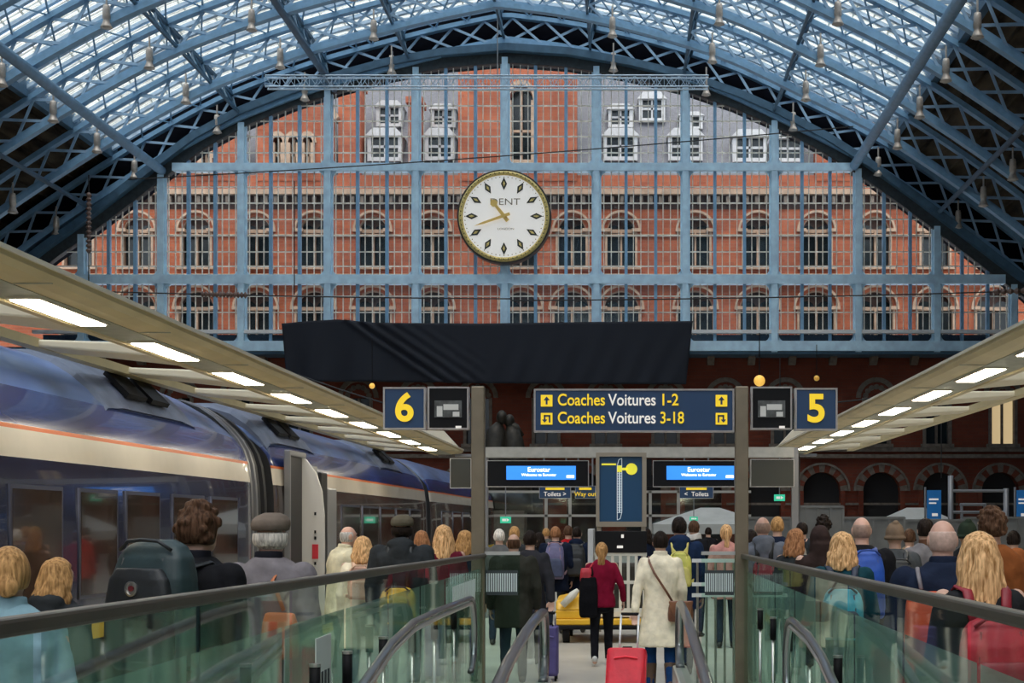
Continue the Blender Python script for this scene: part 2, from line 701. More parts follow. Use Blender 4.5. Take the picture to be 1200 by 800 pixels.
ZB = sc(0, 413)[1]
screen = empty('window_1', (0, YS, 0), kind='structure')
zH = [sc(0, 197)[1], sc(0, 328)[1], sc(0, 406)[1]]
for px in MULPX:
    x = sc(px, 0)[0]
    b = MB()
    b.box(x - 0.17, x + 0.17, -0.35, 0.25, ZB, max(optop(x), ZB + 0.5) + 0.3)
    b.box(x - 0.27, x + 0.27, -0.1, 0.1, ZB, max(optop(x), ZB + 0.5) + 0.3)
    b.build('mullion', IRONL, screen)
for z, hh in zip(zH, (0.42, 0.5, 0.55)):
    l, r = opspan(z)
    b = MB()
    if z == zH[2]:
        l, r = sc(40, 0)[0], OP[-1][0]
    b.box(l - 0.3, r + 0.3, -0.38, 0.25, z - hh / 2, z + hh / 2)
    # rounded gussets where the mullions cross
    for px in MULPX:
        x = sc(px, 0)[0]
        if not (l - 0.2 < x < r + 0.2):
            continue
        for sx in (-1, 1):
            for sz in (-1, 1):
                if z == zH[2] and sz < 0:
                    continue
                x0, z0, q = x + sx * 0.25, z + sz * (hh / 2 - 0.02), 0.42
                pts = [(x0, z0), (x0 + sx * q, z0)] + [(x0 + sx * q - sx * q * math.sin(t), z0 + sz * q - sz * q * math.cos(t)) for t in (0.4, 0.8, 1.2)] + [(x0, z0 + sz * q)]
                b.prism(pts, -0.1, 0.1)
    b.build('transom', IRONL, screen)
gb = MB()
smb = MB()
for a, c in zip(MULPX, MULPX[1:]):
    for k in range(1, 12):
        px = a + (c - a) * k / 12
        x = sc(px, 0)[0]
        top = optop(x)
        if top < ZB + 0.4:
            continue
        if k % 4 == 0:
            smb.box(x - 0.085, x + 0.085, -0.16, 0.12, ZB, top + 0.2)
        else:
            gb.box(x - 0.024, x + 0.024, -0.04, 0.04, sc(0, 392)[1], top + 0.1)
for py in (90, 106, 124, 142, 160, 179, 219, 238, 257, 276, 295, 312, 347, 366):
    z = sc(0, py)[1]
    l, r = opspan(z)
    gb.box(l, r, -0.05, 0.05, z - 0.028, z + 0.028)
smb.build('thin_mullion', IRON, screen)
gb.build('glazing_bars', BARC, screen)
b = MB()
b.box(sc(40, 0)[0], OP[-1][0], -0.3, 0.1, sc(0, 391)[1], sc(0, 387)[1])
b.build('sill_rail', WHITEP, screen)
b = MB()
b.box(sc(50, 0)[0], OP[-1][0], 0.05, 0.2, sc(0, 406)[1], sc(0, 392)[1])
b.build('sill_panel', mat('dark_blue_panel', (0.02, 0.045, 0.08), 0.6), screen)
SG = glass_mat('screen_glass', (0.93, 0.95, 0.97), 1.0, gloss=0.03, rough=0.05)
poly = [(OP[0][0], ZB)] + OP + [(OP[-1][0], ZB)]
b = MB()
b.add([(x, 0.02, z) for x, z in poly], [tuple(range(len(poly)))])
b.build('glass', SG, screen)

# the arch ring and dark gable between screen and roof
gable = empty('wall_gable', (0, YS, 0), kind='structure')
big = [off(i, TH + 0.9) for i in range(NCH)]
idx0 = [i for i in range(NCH) if CH[i][1] > ZB - 0.1]
ring = [(x, z) for x, z in [off(i, TH + 0.9) for i in idx0]]
ringin = [(x, z) for x, z in OP if z > ZB - 0.2]
l, r = ringin[0], ringin[-1]
outer = [(ring[0][0], ZB - 0.3)] + ring + [(ring[-1][0], ZB - 0.3)]
inner = [(ringin[0][0], ZB - 0.3)] + ringin + [(ringin[-1][0], ZB - 0.3)]
poly = outer + inner[::-1]
plate([poly], 0.28, 0.4, 'gable_boarding', BLACKWALL, gable)
# arch ring: thick iron band hugging the opening, stepped
for d0, d1, y0, th, m in ((0.0, 0.95, -0.25, 0.5, ARCHD), (0.55, 0.95, -0.75, 0.5, IROND)):
    ins, outs = [], []
    for k, (x, z) in enumerate(OP):
        a, c = OP[max(k - 1, 0)], OP[min(k + 1, len(OP) - 1)]
        dx, dz = c[0] - a[0], c[1] - a[1]
        L = math.hypot(dx, dz)
        nx, nz = -dz / L, dx / L
        ins.append((x + nx * d0, z + nz * d0))
        outs.append((x + nx * d1, z + nz * d1))
    b = MB()
    rings = [[(i_[0], y0, i_[1]), (i_[0], y0 + th, i_[1]), (o_[0], y0 + th, o_[1]), (o_[0], y0, o_[1])] for i_, o_ in zip(ins, outs)]
    b.loft(rings)
    b.build('arch_ring', m, gable)

# ---------------------------------------------------------------- walls of the shed
def arch_wall_part(name, parent, m, xs, z0, z1, w, y, recess):
    pass


YW = 80.6


def wl(px, py, Y=YW):
    p = at(px, py, Y)
    return (p.x, p.z)


back = empty('wall_back', (0, 0, 0), kind='structure')
xL, xR = XC - 37.5, XC + 37.5
ztop = wl(0, 412)[1]
holes = []
surr = []
# ground floor arches
ground = []
for px in [963, 1033, 1102, 1172, 1241, 893, 824, 754, 685, 616, 547, 478, 409, 340, 270, 200, 130, 60]:
    xc, zt = wl(px, 553)
    w = 44 / (FPX / YW)
    if px in (754, 685, 616, 1102):
        w *= 0.95
    ground.append((xc, w, zt))
upper = []
for px in [640, 710, 780, 850, 920, 1027, 1098, 1175, 1245, 560, 490, 420, 350, 280, 210, 140]:
    xc, zt = wl(px, 466)
    upper.append((xc, 30 / (FPX / YW), zt))
ol = [[(xL, -0.2), (xR, -0.2), (xR, ztop), (xL, ztop)]]
for xc, w, zt in ground:
    ol.append(arch_outline(xc, w, 0.3, zt, 10)[::-1])
zs = wl(0, 520)[1]
for xc, w, zt in upper:
    ol.append([(xc - w / 2, zs), (xc + w / 2, zs), (xc + w / 2, zt), (xc - w / 2, zt)][::-1])
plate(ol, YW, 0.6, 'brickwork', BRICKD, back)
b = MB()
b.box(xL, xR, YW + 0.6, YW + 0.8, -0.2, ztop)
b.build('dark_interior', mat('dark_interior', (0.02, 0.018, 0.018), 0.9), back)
for xc, w, zt in ground:                     # voussoir ring of alternating stone and brick
    vb = MB()
    rr = w / 2
    zc = zt - rr
    n = 13
    for k in range(n):
        t0, t1 = PI * k / n, PI * (k + 1) / n
        ri, ro = rr, rr + 0.42
        pts = [(xc + ri * math.cos(t0), zc + ri * math.sin(t0)), (xc + ro * math.cos(t0), zc + ro * math.sin(t0)), (xc + ro * math.cos(t1), zc + ro * math.sin(t1)), (xc + ri * math.cos(t1), zc + ri * math.sin(t1))]
        vb.prism(pts, YW - 0.1, YW + 0.1, m=k % 2)
    pts = arc_pts(xc, zc, rr + 0.42, 0, PI, 14) + arc_pts(xc, zc, rr + 0.54, PI, 0, 14)
    for k in range(14):
        t0, t1 = PI * k / 14, PI * (k + 1) / 14
        vb.prism([(xc + q * math.cos(t), zc + q * math.sin(t)) for q, t in ((rr + .42, t0), (rr + .54, t0), (rr + .54, t1), (rr + .42, t1))], YW - 0.2, YW, m=0)
    vb.box(xc - rr - 0.25, xc - rr + 0.02, YW - 0.15, YW + 0.2, 0, zc, 1)
    vb.box(xc + rr - 0.02, xc + rr + 0.25, YW - 0.15, YW + 0.2, 0, zc, 1)
    vb.build('arch_surround', [STONED, BRICKD], back)
for xc, w, zt in upper:
    vb = MB()
    for s in (-1, 1):
        vb.box(xc + s * w / 2 - 0.09, xc + s * w / 2 + 0.09, YW - 0.12, YW + 0.3, zs, zt)
    vb.box(xc - 0.06, xc + 0.06, YW + 0.1, YW + 0.3, zs, zt)
    vb.box(xc - w / 2 - 0.2, xc + w / 2 + 0.2, YW - 0.25, YW + 0.1, zs - 0.2, zs)
    zc = zt
    for k in range(12):
        t0, t1 = PI * k / 12, PI * (k + 1) / 12
        vb.prism([(xc + q * math.cos(t), zc + q * math.sin(t)) for q, t in ((w * .62, t0), (w * .8, t0), (w * .8, t1), (w * .62, t1))], YW - 0.12, YW + 0.05)
    for k in range(7):
        t = PI * (k + 0.5) / 7
        vb.prism(circ(xc + w * 0.43 * math.cos(t), zc + w * 0.43 * math.sin(t), w * 0.11, 8), YW - 0.06, YW + 0.05)
    vb.build('window_surround', STONED, back)
    g = MB()
    g.box(xc - w / 2, xc + w / 2, YW + 0.3, YW + 0.35, zs, zt)
    lit = xc > wl(1150, 0)[0] and xc < wl(1200, 0)[0]
    g.build('window_pane', mat('lit_window', (0.5, 0.38, 0.2), 0.5, emit=0.35, ecol=(1, 0.75, 0.4)) if lit else DARKGL, back)
b = MB()
z = wl(0, 534)[1]
b.box(xL, xR, YW - 0.3, YW + 0.1, z - 0.13, z + 0.08)
z = wl(0, 525)[1]
b.box(xL, xR, YW - 0.15, YW + 0.1, z - 0.2, z + 0.05)
z = wl(0, 590)[1]
b.box(xL, xR, YW - 0.12, YW + 0.1, z - 0.08, z + 0.05)
b.build('string_course', STONED, back)
b = MB()
px = 120
while px < 1240:                              # stone corbels under the screen
    x, z1 = wl(px, 415)
    z0 = wl(px, 428)[1]
    b.prism([(-0.9 + YW, z1), (YW, z1), (YW, z0), (-0.4 + YW, z0), (YW - 0.8, z1 - 0.25)], x - 0.2, x + 0.2, ax='yz')
    px += 47.5
b.build('corbels', STONED, back)
b = MB()
b.box(xL, xR, YS - 0.2, YW + 0.7, ztop - 0.35, ztop + 0.05)
b.build('screen_ledge', IROND, back)

for sd, x in (('left', xL), ('right', xR)):
    w = empty('wall_' + sd, kind='structure')
    b = MB()
    b.box(x - 0.4, x + 0.4, Y0R, YW + 1, -1.3, 8.0)
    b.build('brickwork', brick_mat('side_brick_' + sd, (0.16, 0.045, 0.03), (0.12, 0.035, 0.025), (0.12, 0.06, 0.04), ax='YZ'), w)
    b = MB()
    for k in range(12):
        yy = 4 + k * 6.4
        s = 1 if sd == 'left' else -1
        b.box(x + s * 0.4 - 0.15, x + s * 0.4 + 0.15, yy, yy + 0.5, -1, 8)
    b.build('pilasters', STONED, w)
w = empty('wall_front', kind='structure')
b = MB()
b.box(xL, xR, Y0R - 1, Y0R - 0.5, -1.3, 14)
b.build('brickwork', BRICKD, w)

# ---------------------------------------------------------------- hotel building behind the screen
YF = 91.0
fx = lambda px, py: (at(px, py, YF).x, at(px, py, YF).z)
fp = FPX / YF
hotel = empty('brick_building', (0, YF, 0), label='red brick hotel with arched windows and slate roofs seen through the glazed clock screen', cat='building')


def hz(py):
    return fx(0, py)[1]


winpx = [92, 161, 230, 300, 368, 437, 507, 577, 646, 716, 746 + 40, 815 + 5, 888, 957, 1026, 1096]
winpx = [92, 161, 230, 300, 368, 437, 507, 610, 670, 728, 815, 888, 957, 1026, 1096, 1165]
xa, xb = fx(-60, 0)[0], fx(1300, 0)[0]
ol = [[(xa, 8), (xb, 8), (xb, hz(205)), (xa, hz(205))]]
wins = []
for px in winpx:
    x = fx(px, 0)[0]
    wins.append((x, 34 / fp, hz(312), hz(253)))
    wins.append((x, 42 / fp, hz(394), hz(340)))
for x, w, z0, z1 in wins:
    ol.append(arch_outline(x, w, z0, z1, 12)[::-1])
plate(ol, 0, 0.7, 'wall', BRICK, hotel)
b = MB()
b.box(xa, xb, 0.75, 0.95, 8, hz(205))
b.build('back_wall', mat('dark_recess', (0.05, 0.035, 0.03), 0.9), hotel)
for j, (x, w, z0, z1) in enumerate(wins):
    up = j % 2 == 0
    f = MB()
    rr = w / 2
    zc = z1 - rr
    n = 14
    for k in range(n):
        t0, t1 = PI * k / n, PI * (k + 1) / n
        f.prism([(x + q * math.cos(t), zc + q * math.sin(t)) for q, t in ((rr + .20, t0), (rr + .34, t0), (rr + .34, t1), (rr + .20, t1))], -0.22, 0.05)
        f.prism([(x + q * math.cos(t), zc + q * math.sin(t)) for q, t in ((rr - .07, t0), (rr + .0, t0), (rr + .0, t1), (rr - .07, t1))], 0.1, 0.4)
    for s in (-1, 1):
        f.box(x + s * (rr + 0.03) - 0.07, x + s * (rr + 0.03) + 0.07, 0.0 - 0.1, 0.4, z0, zc)
        f.box(x + s * (rr + 0.05) - 0.3, x + s * (rr + 0.05) + 0.3, -0.25, 0.1, zc - 0.1, zc + 0.1)
    f.box(x - 0.06, x + 0.06, 0.1, 0.4, z0, zc)                   # colonette between the two lights
    f.box(x - rr, x + rr, 0.15, 0.4, zc - 0.12, zc + 0.1)
    f.box(x - rr - 0.3, x + rr + 0.3, -0.3, 0.3, z0 - 0.22, z0)
    fo = f.build('window', STONE, hotel)
    p = MB()
    for s in (-1, 1):
        p.prism(arch_outline(x + s * rr / 2, rr - 0.1, z0, zc + rr * 0.45, 8), 0.45, 0.5)
    p.build('pane', DARKGL, fo)
    q = MB()                                                        # brick tympanum above the pair of lights
    q.prism([(x - rr, zc)] + [(x + rr * math.cos(t), zc + rr * math.sin(t)) for t in [PI - PI * kk / 12 for kk in range(13)]], 0.55, 0.6)
    q.build('tympanum', mat('tympanum_brown', (.075, .04, .03), .8, var=.3), fo)
c = MB()
c.box(xa, xb, -0.45, 0.1, hz(229), hz(223))
c.box(xa, xb, -0.12, 0.1, hz(277), hz(274.5))
c.box(xa, xb, -0.5, 0.1, hz(330), hz(322))
c.build('cornice', STONE, hotel)
c = MB()
x = xa
while x < xb:
    c.box(x, x + 0.22, -0.35, 0.0, hz(240), hz(231), 0)
    x += 0.62
c.box(xa, xb, -0.04, 0.05, hz(245), hz(229), 1)
c.build('dentil_course', [STONED, mat('dark_brick_band', (0.05, 0.025, 0.02), 0.9)], hotel)
# slate roof rising behind the cornice, gables and dormers
s = MB()
s.add([(xa, 0.3, hz(208)), (xb, 0.3, hz(208)), (xb, 7, hz(20)), (xa, 7, hz(20)), (xa, 7.3, hz(208)), (xb, 7.3, hz(208))],
      [(0, 1, 2, 3), (3, 2, 5, 4), (0, 3, 4), (1, 5, 2), (0, 4, 5, 1)])
s.build('roof', SLATE, hotel)


def gable_front(px0, px1, pytop, pyeave, wl_=()):
    x0, x1 = fx(px0, 0)[0], fx(px1, 0)[0]
    xm = (x0 + x1) / 2
    zt, ze = hz(pytop), hz(pyeave)
    out = [(x0, hz(212)), (x1, hz(212)), (x1, ze), (xm, zt), (x0, ze)]
    o = [out]
    for a, b_, t, bt in wl_:
        xx0, xx1 = fx(a, 0)[0], fx(b_, 0)[0]
        o.append(arch_outline((xx0 + xx1) / 2, xx1 - xx0, hz(bt), hz(t), 8, 1.3)[::-1])
    g = plate(o, -0.05, 0.8, 'gable', BRICK, hotel)
    k = MB()
    for (p, q) in (((x0 - .2, ze), (xm, zt + .2)), ((x1 + .2, ze), (xm, zt + .2))):
        k.bar((p[0], 0.2, p[1]), (q[0], 0.2, q[1]), 1.1, 0.35)
    for a, b_, t, bt in wl_:
        xx0, xx1 = fx(a, 0)[0], fx(b_, 0)[0]
        w = xx1 - xx0
        for ss in (xx0, xx1):
            k.box(ss - 0.14, ss + 0.14, -0.2, 0.3, hz(bt), hz(t) - w / 2 * 1.3)
        xm_ = (xx0 + xx1) / 2
        k.box(xm_ - .06, xm_ + .06, .1, .3, hz(bt), hz(t) - 0.1)
        zc = hz(t) - w / 2 * 1.3
        for kk in range(8):
            t0, t1 = PI * kk / 8, PI * (kk + 1) / 8
            k.prism([(xm_ + q * math.cos(u), zc + q * 1.3 * math.sin(u)) for q, u in ((w / 2, t0), (w / 2 + .25, t0), (w / 2 + .25, t1), (w / 2, t1))], -0.2, 0.1)
        k.box(xx0 - .3, xx1 + .3, -.25, .2, hz(bt) - .25, hz(bt))
        k.box(xx0, xx1, .1, .3, (hz(bt) + zc) / 2 - .08, (hz(bt) + zc) / 2 + .08)
    k.build('coping', STONE, g)
    p = MB()
    p.box(x0 + .2, x1 - .2, 0.8, 0.85, hz(212), ze)
    p.build('pane', DARKGL, g)


gable_front(300, 392, 60, 140, ((320, 332, 160, 195), (338, 350, 160, 195), (355, 367, 160, 195)))
gable_front(537, 676, -60, 60, ((597, 625, 100, 188),))
gable_front(170, 285, 120, 160, ((205, 217, 178, 200), (235, 247, 178, 200)))
gable_front(955, 1060, 110, 150, ((990, 1002, 170, 196),))
# brick chimneys
for px0, px1, pt in ((396, 422, 100), (478, 492, 120)):
    c = MB()
    c.box(fx(px0, 0)[0], fx(px1, 0)[0], 0.1, 1.8, hz(212), hz(pt))
    c.box(fx(px0, 0)[0] - .15, fx(px1, 0)[0] + .15, 0.0, 1.9, hz(pt), hz(pt) + .4)
    c.build('chimney', BRICK, hotel)


def dormer(px, pyt, pyb, w):
    x = fx(px, 0)[0]
    zt, zb = hz(pyt), hz(pyb)
    yb = 0.2 + (zb - hz(208)) / (hz(20) - hz(208)) * 6.7
    d = MB()
    h = zt - zb
    W = w / 2
    d.box(x - W, x + W, yb - 0.25, yb + 3.0, zb, zb + h * .12)
    for s_ in (-1, 1):
        d.box(x + s_ * W - .12, x + s_ * W + .12, yb - .2, yb + 3, zb, zb + h * .78)
        d.bar((x + s_ * (W + .25), yb + 1.2, zb + h * .74), (x, yb + 1.2, zt), 2.9, .16, up=(0, 0, 1)) if False else None
    d.prism([(x - W - .25, zb + h * .76), (x + W + .25, zb + h * .76), (x + W * .75, zt), (x - W * .75, zt)], yb - .35, yb + 3.0)
    d.box(x - .06, x + .06, yb - .05, yb + .1, zb, zb + h * .76)
    d.box(x - W, x + W, yb - .05, yb + .1, zb + h * .42, zb + h * .5)
    o = d.build('dormer', mat('dormer_white', (0.50, 0.50, 0.50), 0.6, var=.1, scale=4), hotel)
    p = MB()
    p.box(x - W + .1, x + W - .1, yb + .1, yb + .2, zb + .1, zb + h * .76)
    p.build('pane', DARKGL, o)


for px, t, bt, w in ((448, 146, 185, 2.0), (513, 146, 184, 1.7), (727, 146, 184, 2.0), (804, 146, 184, 2.0), (880, 148, 186, 2.0),
                     (448, 104, 135, 1.5), (513, 108, 136, 1.4), (727, 108, 136, 1.4), (765, 92, 128, 1.5), (812, 118, 138, 1.3), (925, 150, 186, 1.8)):
    dormer(px, t, bt, w)

# ---------------------------------------------------------------- the clock
cx_, cz_ = sc(592.5, 258)
CR = 54.5 / SPX
clock = empty('station_clock', (cx_, YS - 0.9, cz_), label='large round white clock with gilded ring hung on the glazed screen', cat='clock')
b = MB()
b.prism(circ(0, 0, CR, 64), -0.1, 0.55)
b.build('case', mat('clock_case', (0.03, 0.025, 0.02), 0.4), clock, bevel=0.03)
GOLD = mat('gilt', (0.80, 0.58, 0.20), 0.4, 0.2, var=0.4, scale=14, bump=0.6)
ro, ri = CR * 0.965, CR * 0.87
b = MB()
n = 72
for k in range(n):
    t0, t1 = 2 * PI * k / n, 2 * PI * (k + 1) / n
    prof = [(ri, -0.1), (ri + .03, -0.22), ((ri + ro) / 2, -0.3), (ro - .03, -0.2), (ro, -0.1)]
    vs = []
    for t in (t0, t1):
        vs += [(r_ * math.cos(t), y_, r_ * math.sin(t)) for r_, y_ in prof]
    b.add(vs, [(i, i + 1, i + 6, i + 5) for i in range(4)])
b.build('ring', GOLD, clock, smooth=True)
b = MB()
for k in range(60):
    t = 2 * PI * k / 60
    r_ = (ri + ro) / 2
    b.ell((r_ * math.cos(t), -0.29, r_ * math.sin(t)), (.035, .03, .035), 6, 4)
b.build('ring_studs', BLACK, clock)
b = MB()
b.prism(circ(0, 0, ri, 64), -0.14, -0.1)
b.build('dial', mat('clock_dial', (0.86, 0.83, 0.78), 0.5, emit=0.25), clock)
DK = mat('clock_black', (0.02, 0.025, 0.02), 0.5)
for k in range(12):
    t = 2 * PI * k / 12
    rr, h, w = ri * 0.79, ri * 0.155, ri * 0.075
    u = Vector((math.sin(t), math.cos(t)))
    v = Vector((u.y, -u.x))
    c0 = u * rr
    b = MB()
    b.prism([tuple(c0 + u * h), tuple(c0 + v * w), tuple(c0 - u * h), tuple(c0 - v * w)], -0.17, -0.14)
    o = b.build('hour_marker', DK, clock)
    b = MB()
    b.prism([tuple(c0 + u * h * .5), tuple(c0 + v * w * .42), tuple(c0 - u * h * .5), tuple(c0 - v * w * .42)], -0.18, -0.17)
    b.build('gilt_diamond', GOLD, o)
b = MB()
for k in range(60):
    t = 2 * PI * k / 60
    b.ell((ri * .955 * math.cos(t), -0.145, ri * .955 * math.sin(t)), (.03, .012, .03), 6, 4)
b.build('minute_dots', DK, clock)
text('DENT', 0.52, 'lettering', mat('clock_letter', (0.25, 0.22, 0.18), 0.6), clock, (0.05, -0.15, CR * .30), 0.005, 'CENTER', sx=1.25)
text('LONDON', 0.16, 'small_lettering', MATS['clock_letter'], clock, (0.1, -0.15, -CR * .27), 0.005, 'CENTER', sx=1.3)
HANDM = mat('gold_hand', (0.85, 0.58, 0.16), 0.4, 0.2)


def hand(name, ang, L, w, y, blob):
    u = Vector((math.sin(ang), math.cos(ang)))
    v = Vector((u.y, -u.x))
    b = MB()
    f = lambda a, c: tuple(u * a + v * c)
    b.prism([f(-.35, -w), f(-.35, w), f(L * .7, w * .7), f(L, 0), f(L * .7, -w * .7)], y, y + .03)
    if blob:
        c0 = u * (L * .72)
        b.prism([(c0.x + .2 * math.cos(q), c0.y + .2 * math.sin(q)) for q in [PI * i / 6 for i in range(12)]], y - .01, y + .03)
    b.build(name, HANDM, clock)


hand('hour_hand', math.radians(322), ri * .55, .11, -0.24, True)
hand('minute_hand', math.radians(251), ri * .76, .085, -0.29, False)
b = MB()
b.tube([(0, -.32, 0), (0, -.14, 0)], .12, 12)
b.build('hub', HANDM, clock)

# ---------------------------------------------------------------- floor
floor = empty('floor', kind='structure')
b = MB()
b.box(-5.25, xR, Y0R, YW + 1, -1.1, 0.0)
b.box(xL, -5.25, 58.5, YW + 1, -1.1, 0.0)
b.box(xL, -5.25, Y0R, 58.5, -1.4, -1.1)
b.build('platform', FLOORM, floor)
b = MB()
b.box(-5.25, -4.85, -5, 58, 0.0, 0.012)
b.build('platform_edge_strip', mat('edge_yellow', (0.65, 0.5, 0.08), 0.6, var=.1), floor)

# ---------------------------------------------------------------- things hung on the screen
tr = empty('cable_truss', (0, YS - 3.2, 0), label='thin pale horizontal lattice truss slung across the top of the clock screen', cat='truss')
f = FPX / (YS - 3.2)
tx0, tx1 = (312 - CX) / f, (830 - CX) / f
tz1, tz0 = EYE + (CY - 90) / f, EYE + (CY - 103) / f
b = MB()
for yy in (-.25, .25):
    for z in (tz0, tz1):
        b.tube([(tx0, yy, z), (tx1, yy, z)], .045, 6)
n = 60
for k in range(n):
    xa_, xb_ = tx0 + (tx1 - tx0) * k / n, tx0 + (tx1 - tx0) * (k + 1) / n
    z_a, z_b = (tz0, tz1) if k % 2 else (tz1, tz0)
    b.bar((xa_, -.25, z_a), (xb_, -.25, z_b), .035)
    b.bar((xa_, -.25, tz0), (xa_, -.25, tz1), .03)
    b.bar((xa_, .25, z_b), (xb_, .25, z_a), .03)
b.build('lattice', mat('truss_pale', (0.45, 0.58, 0.70), 0.4, .2), tr)
b = MB()
for px, pyt in ((583, 10), (460, 60), (719, 60)):
    x = (px - CX) / f
    b.tube([(x, 0, tz1), (x, 0, EYE + (CY - pyt) / f)], .03, 5)
b.build('hanger', mat('wire_grey', (0.3, 0.3, 0.3), 0.5), tr)

# black cloth
YB = YS - 1.6
f = FPX / YB
bx = lambda px: (px - CX) / f
bz = lambda py: EYE + (CY - py) / f
nx, nz = 150, 24
vs, fs = [], []
top = [(330, 379), (350, 377), (395, 374), (440, 378), (560, 379), (700, 377), (812, 376)]
bot = [(336, 446), (360, 447), (440, 447), (560, 449), (700, 450), (804, 450)]


def lerp_tab(tab, t):
    x = tab[0][0] + (tab[-1][0] - tab[0][0]) * t
    for a, c in zip(tab, tab[1:]):
        if x <= c[0] + 1e-6:
            return x, a[1] + (c[1] - a[1]) * (x - a[0]) / (c[0] - a[0])
    return tab[-1]


for j in range(nz + 1):
    v = j / nz
    for i in range(nx + 1):
        t = i / nx
        a, c = lerp_tab(top, t), lerp_tab(bot, t)
        px, py = a[0] + (c[0] - a[0]) * v, a[1] + (c[1] - a[1]) * v
        d = 0.10 * math.sin(t * 46 + 2.2 * math.sin(t * 9)) * (0.25 + v) * (1 if t < .45 else .35) + 0.05 * math.sin(t * 110 + v * 6) * v
        dd = 0
        tt = t - 0.17 - 0.22 * v                      # diagonal swags running from the pinned corner
        if -0.02 < tt < 0.2 and t < .5:
            dd = 0.16 * math.sin(tt * 150) * math.exp(-tt * 12)
        vs.append((bx(px), d + dd, bz(py)))
for j in range(nz):
    for i in range(nx):
        o_ = j * (nx + 1) + i
        fs.append((o_, o_ + 1, o_ + nx + 2, o_ + nx + 1))
b = MB()
b.add(vs, fs)
o = b.build('black_cloth', mat('black_cloth', (0.014, 0.017, 0.026), 0.75, spec=.3), None, smooth=True, loc=(0, YB, 0))
md = o.modifiers.new('s', 'SOLIDIFY')
md.thickness = .02
tag(o, 'long black cloth draped across the foot of the clock screen', 'cloth')

# overhead wires with insulators
WIRE = mat('wire_black', (0.02, 0.02, 0.02), 0.6)
INS = mat('insulator_brown', (0.16, 0.10, 0.08), 0.35)


def wire(name, label, p0, p1, sag=0.3, r=.035, ins=(), n=16):
    w = empty(name, label=label, cat='wire')
    p0, p1 = Vector(p0), Vector(p1)
    pts = []
    for i in range(n + 1):
        t = i / n
        p = p0.lerp(p1, t)
        p.z -= sag * 4 * t * (1 - t)
        pts.append(p)
    b = MB()
    b.tube(pts, r, 5)
    b.build('cable', WIRE, w)
    for (ta, tb) in ins:
        b = MB()
        a, c = p0.lerp(p1, ta), p0.lerp(p1, tb)
        a.z -= sag * 4 * ta * (1 - ta)
        c.z -= sag * 4 * tb * (1 - tb)
        m_ = 13
        pp, rr = [], []
        for i in range(m_ * 2 + 1):
            pp.append(a.lerp(c, i / (m_ * 2)))
            rr.append(r * 5 if i % 2 else r * 2)
        b.tube(pp, rr, 8)
        b.build('insulator', INS, w)
    return w


YWR = 62.0
wire('overhead_wire', 'black wire with ribbed insulator strung across the lower left of the clock screen', at(-40, 336, YWR), at(600, 350, YWR), .1, .03, ((0.43, 0.515),))
wire('overhead_wire', 'black wire ending in a ribbed insulator above the right canopy', at(1280, 338, YWR), at(600, 352, YWR), .1, .03, ((0.02, 0.17),))
wire('overhead_wire', 'thin black wire rising across the screen just above the clock', at(1000, 148, 70), at(150, 210, 70), .2, .03)
vi = wire('overhead_wire', 'upright ribbed insulator hanging by the left edge of the screen', at(104, 205, 70), at(104, 352, 70), 0, .03, ((0.14, 0.62),))
wire('overhead_wire', 'looped black cable hanging down the third glazed bay', at(345, 212, 77), at(345, 345, 77), 0, .03)
wire('suspension_rod', 'thin pale rod hanging above the five sign', at(914, 418, 60), at(914, 455, 60), 0, .02)
wire('suspension_rod', 'thin pale rod hanging behind the right canopy', at(1103, 420, 60), at(1103, 560, 60), 0, .02)
wire('slung_cable', 'pale cable swooping from the five sign to the right canopy', at(981, 471, 40), at(1125, 436, 40), .15, .02)
wire('slung_cable', 'dark cable sloping above the left canopy toward the six sign', at(300, 420, 40), at(450, 472, 40), .05, .02)

# hanging lamps, one design
LAMPM = mat('lamp_housing', (0.50, 0.44, 0.38), 0.4, 0.2, var=.25, scale=6)
lamp0 = empty('hanging_lamp', (0, 0, 0))
b = MB()
b.lathe([(.05, 1.0), (.13, .98), (.16, .85), (.17, .40), (.13, .36), (.16, .22), (.23, .06), (.27, .0), (.22, -.02)], seg=14)
b.build('housing', LAMPM, lamp0, smooth=True)
b = MB()
b.tube([(0, 0, 1.0), (0, 0, 1.55)], .045, 6)
b.build('hanger', LAMPM, lamp0)
b = MB()
b.lathe([(.21, -.02), (.15, -.06), (.01, -.08)], seg=12)
b.build('lens', mat('lamp_lens', (0.6, 0.55, 0.48), 0.2), lamp0)
rows = [(258, 159, 'above the big blue tube'), (162, 212, 'over the dark left flank'), (360, 121, 'at the truss left end'),
        (461, 90, 'left of the clock mullion'), (719, 87, 'right of the roof crown'), (827, 115, 'at the truss right end'), (928, 156, 'farther right of the truss'),
        (1027, 208, 'by the right glazing edge'), (1120, 270, 'over the dark right flank'), (71, 277, 'lowest on the dark left flank')]
first = True
for px, py, wh in rows:
    x, z = sc(px, py)
    for k in range(7):
        y = ribys[k]
        q = Vector((CX + x * FPX / y, CY - (z - EYE) * FPX / y))
        if not (-10 < q.x < 1210 and -10 < q.y):
            continue
        if first:
            o, first = lamp0, False
        else:
            o = copy_tree(lamp0)
        o.location = (x, y - 0.3, z)
        dist = ['nearest the screen', 'second from the screen', 'third from the screen', 'fourth from the screen', 'fifth from the screen', 'sixth from the screen', 'seventh from the screen'][k]
        tag(o, 'bell lamp ' + dist + ' in the row ' + wh, 'lamp', 'bell lamps hanging under the train shed roof')

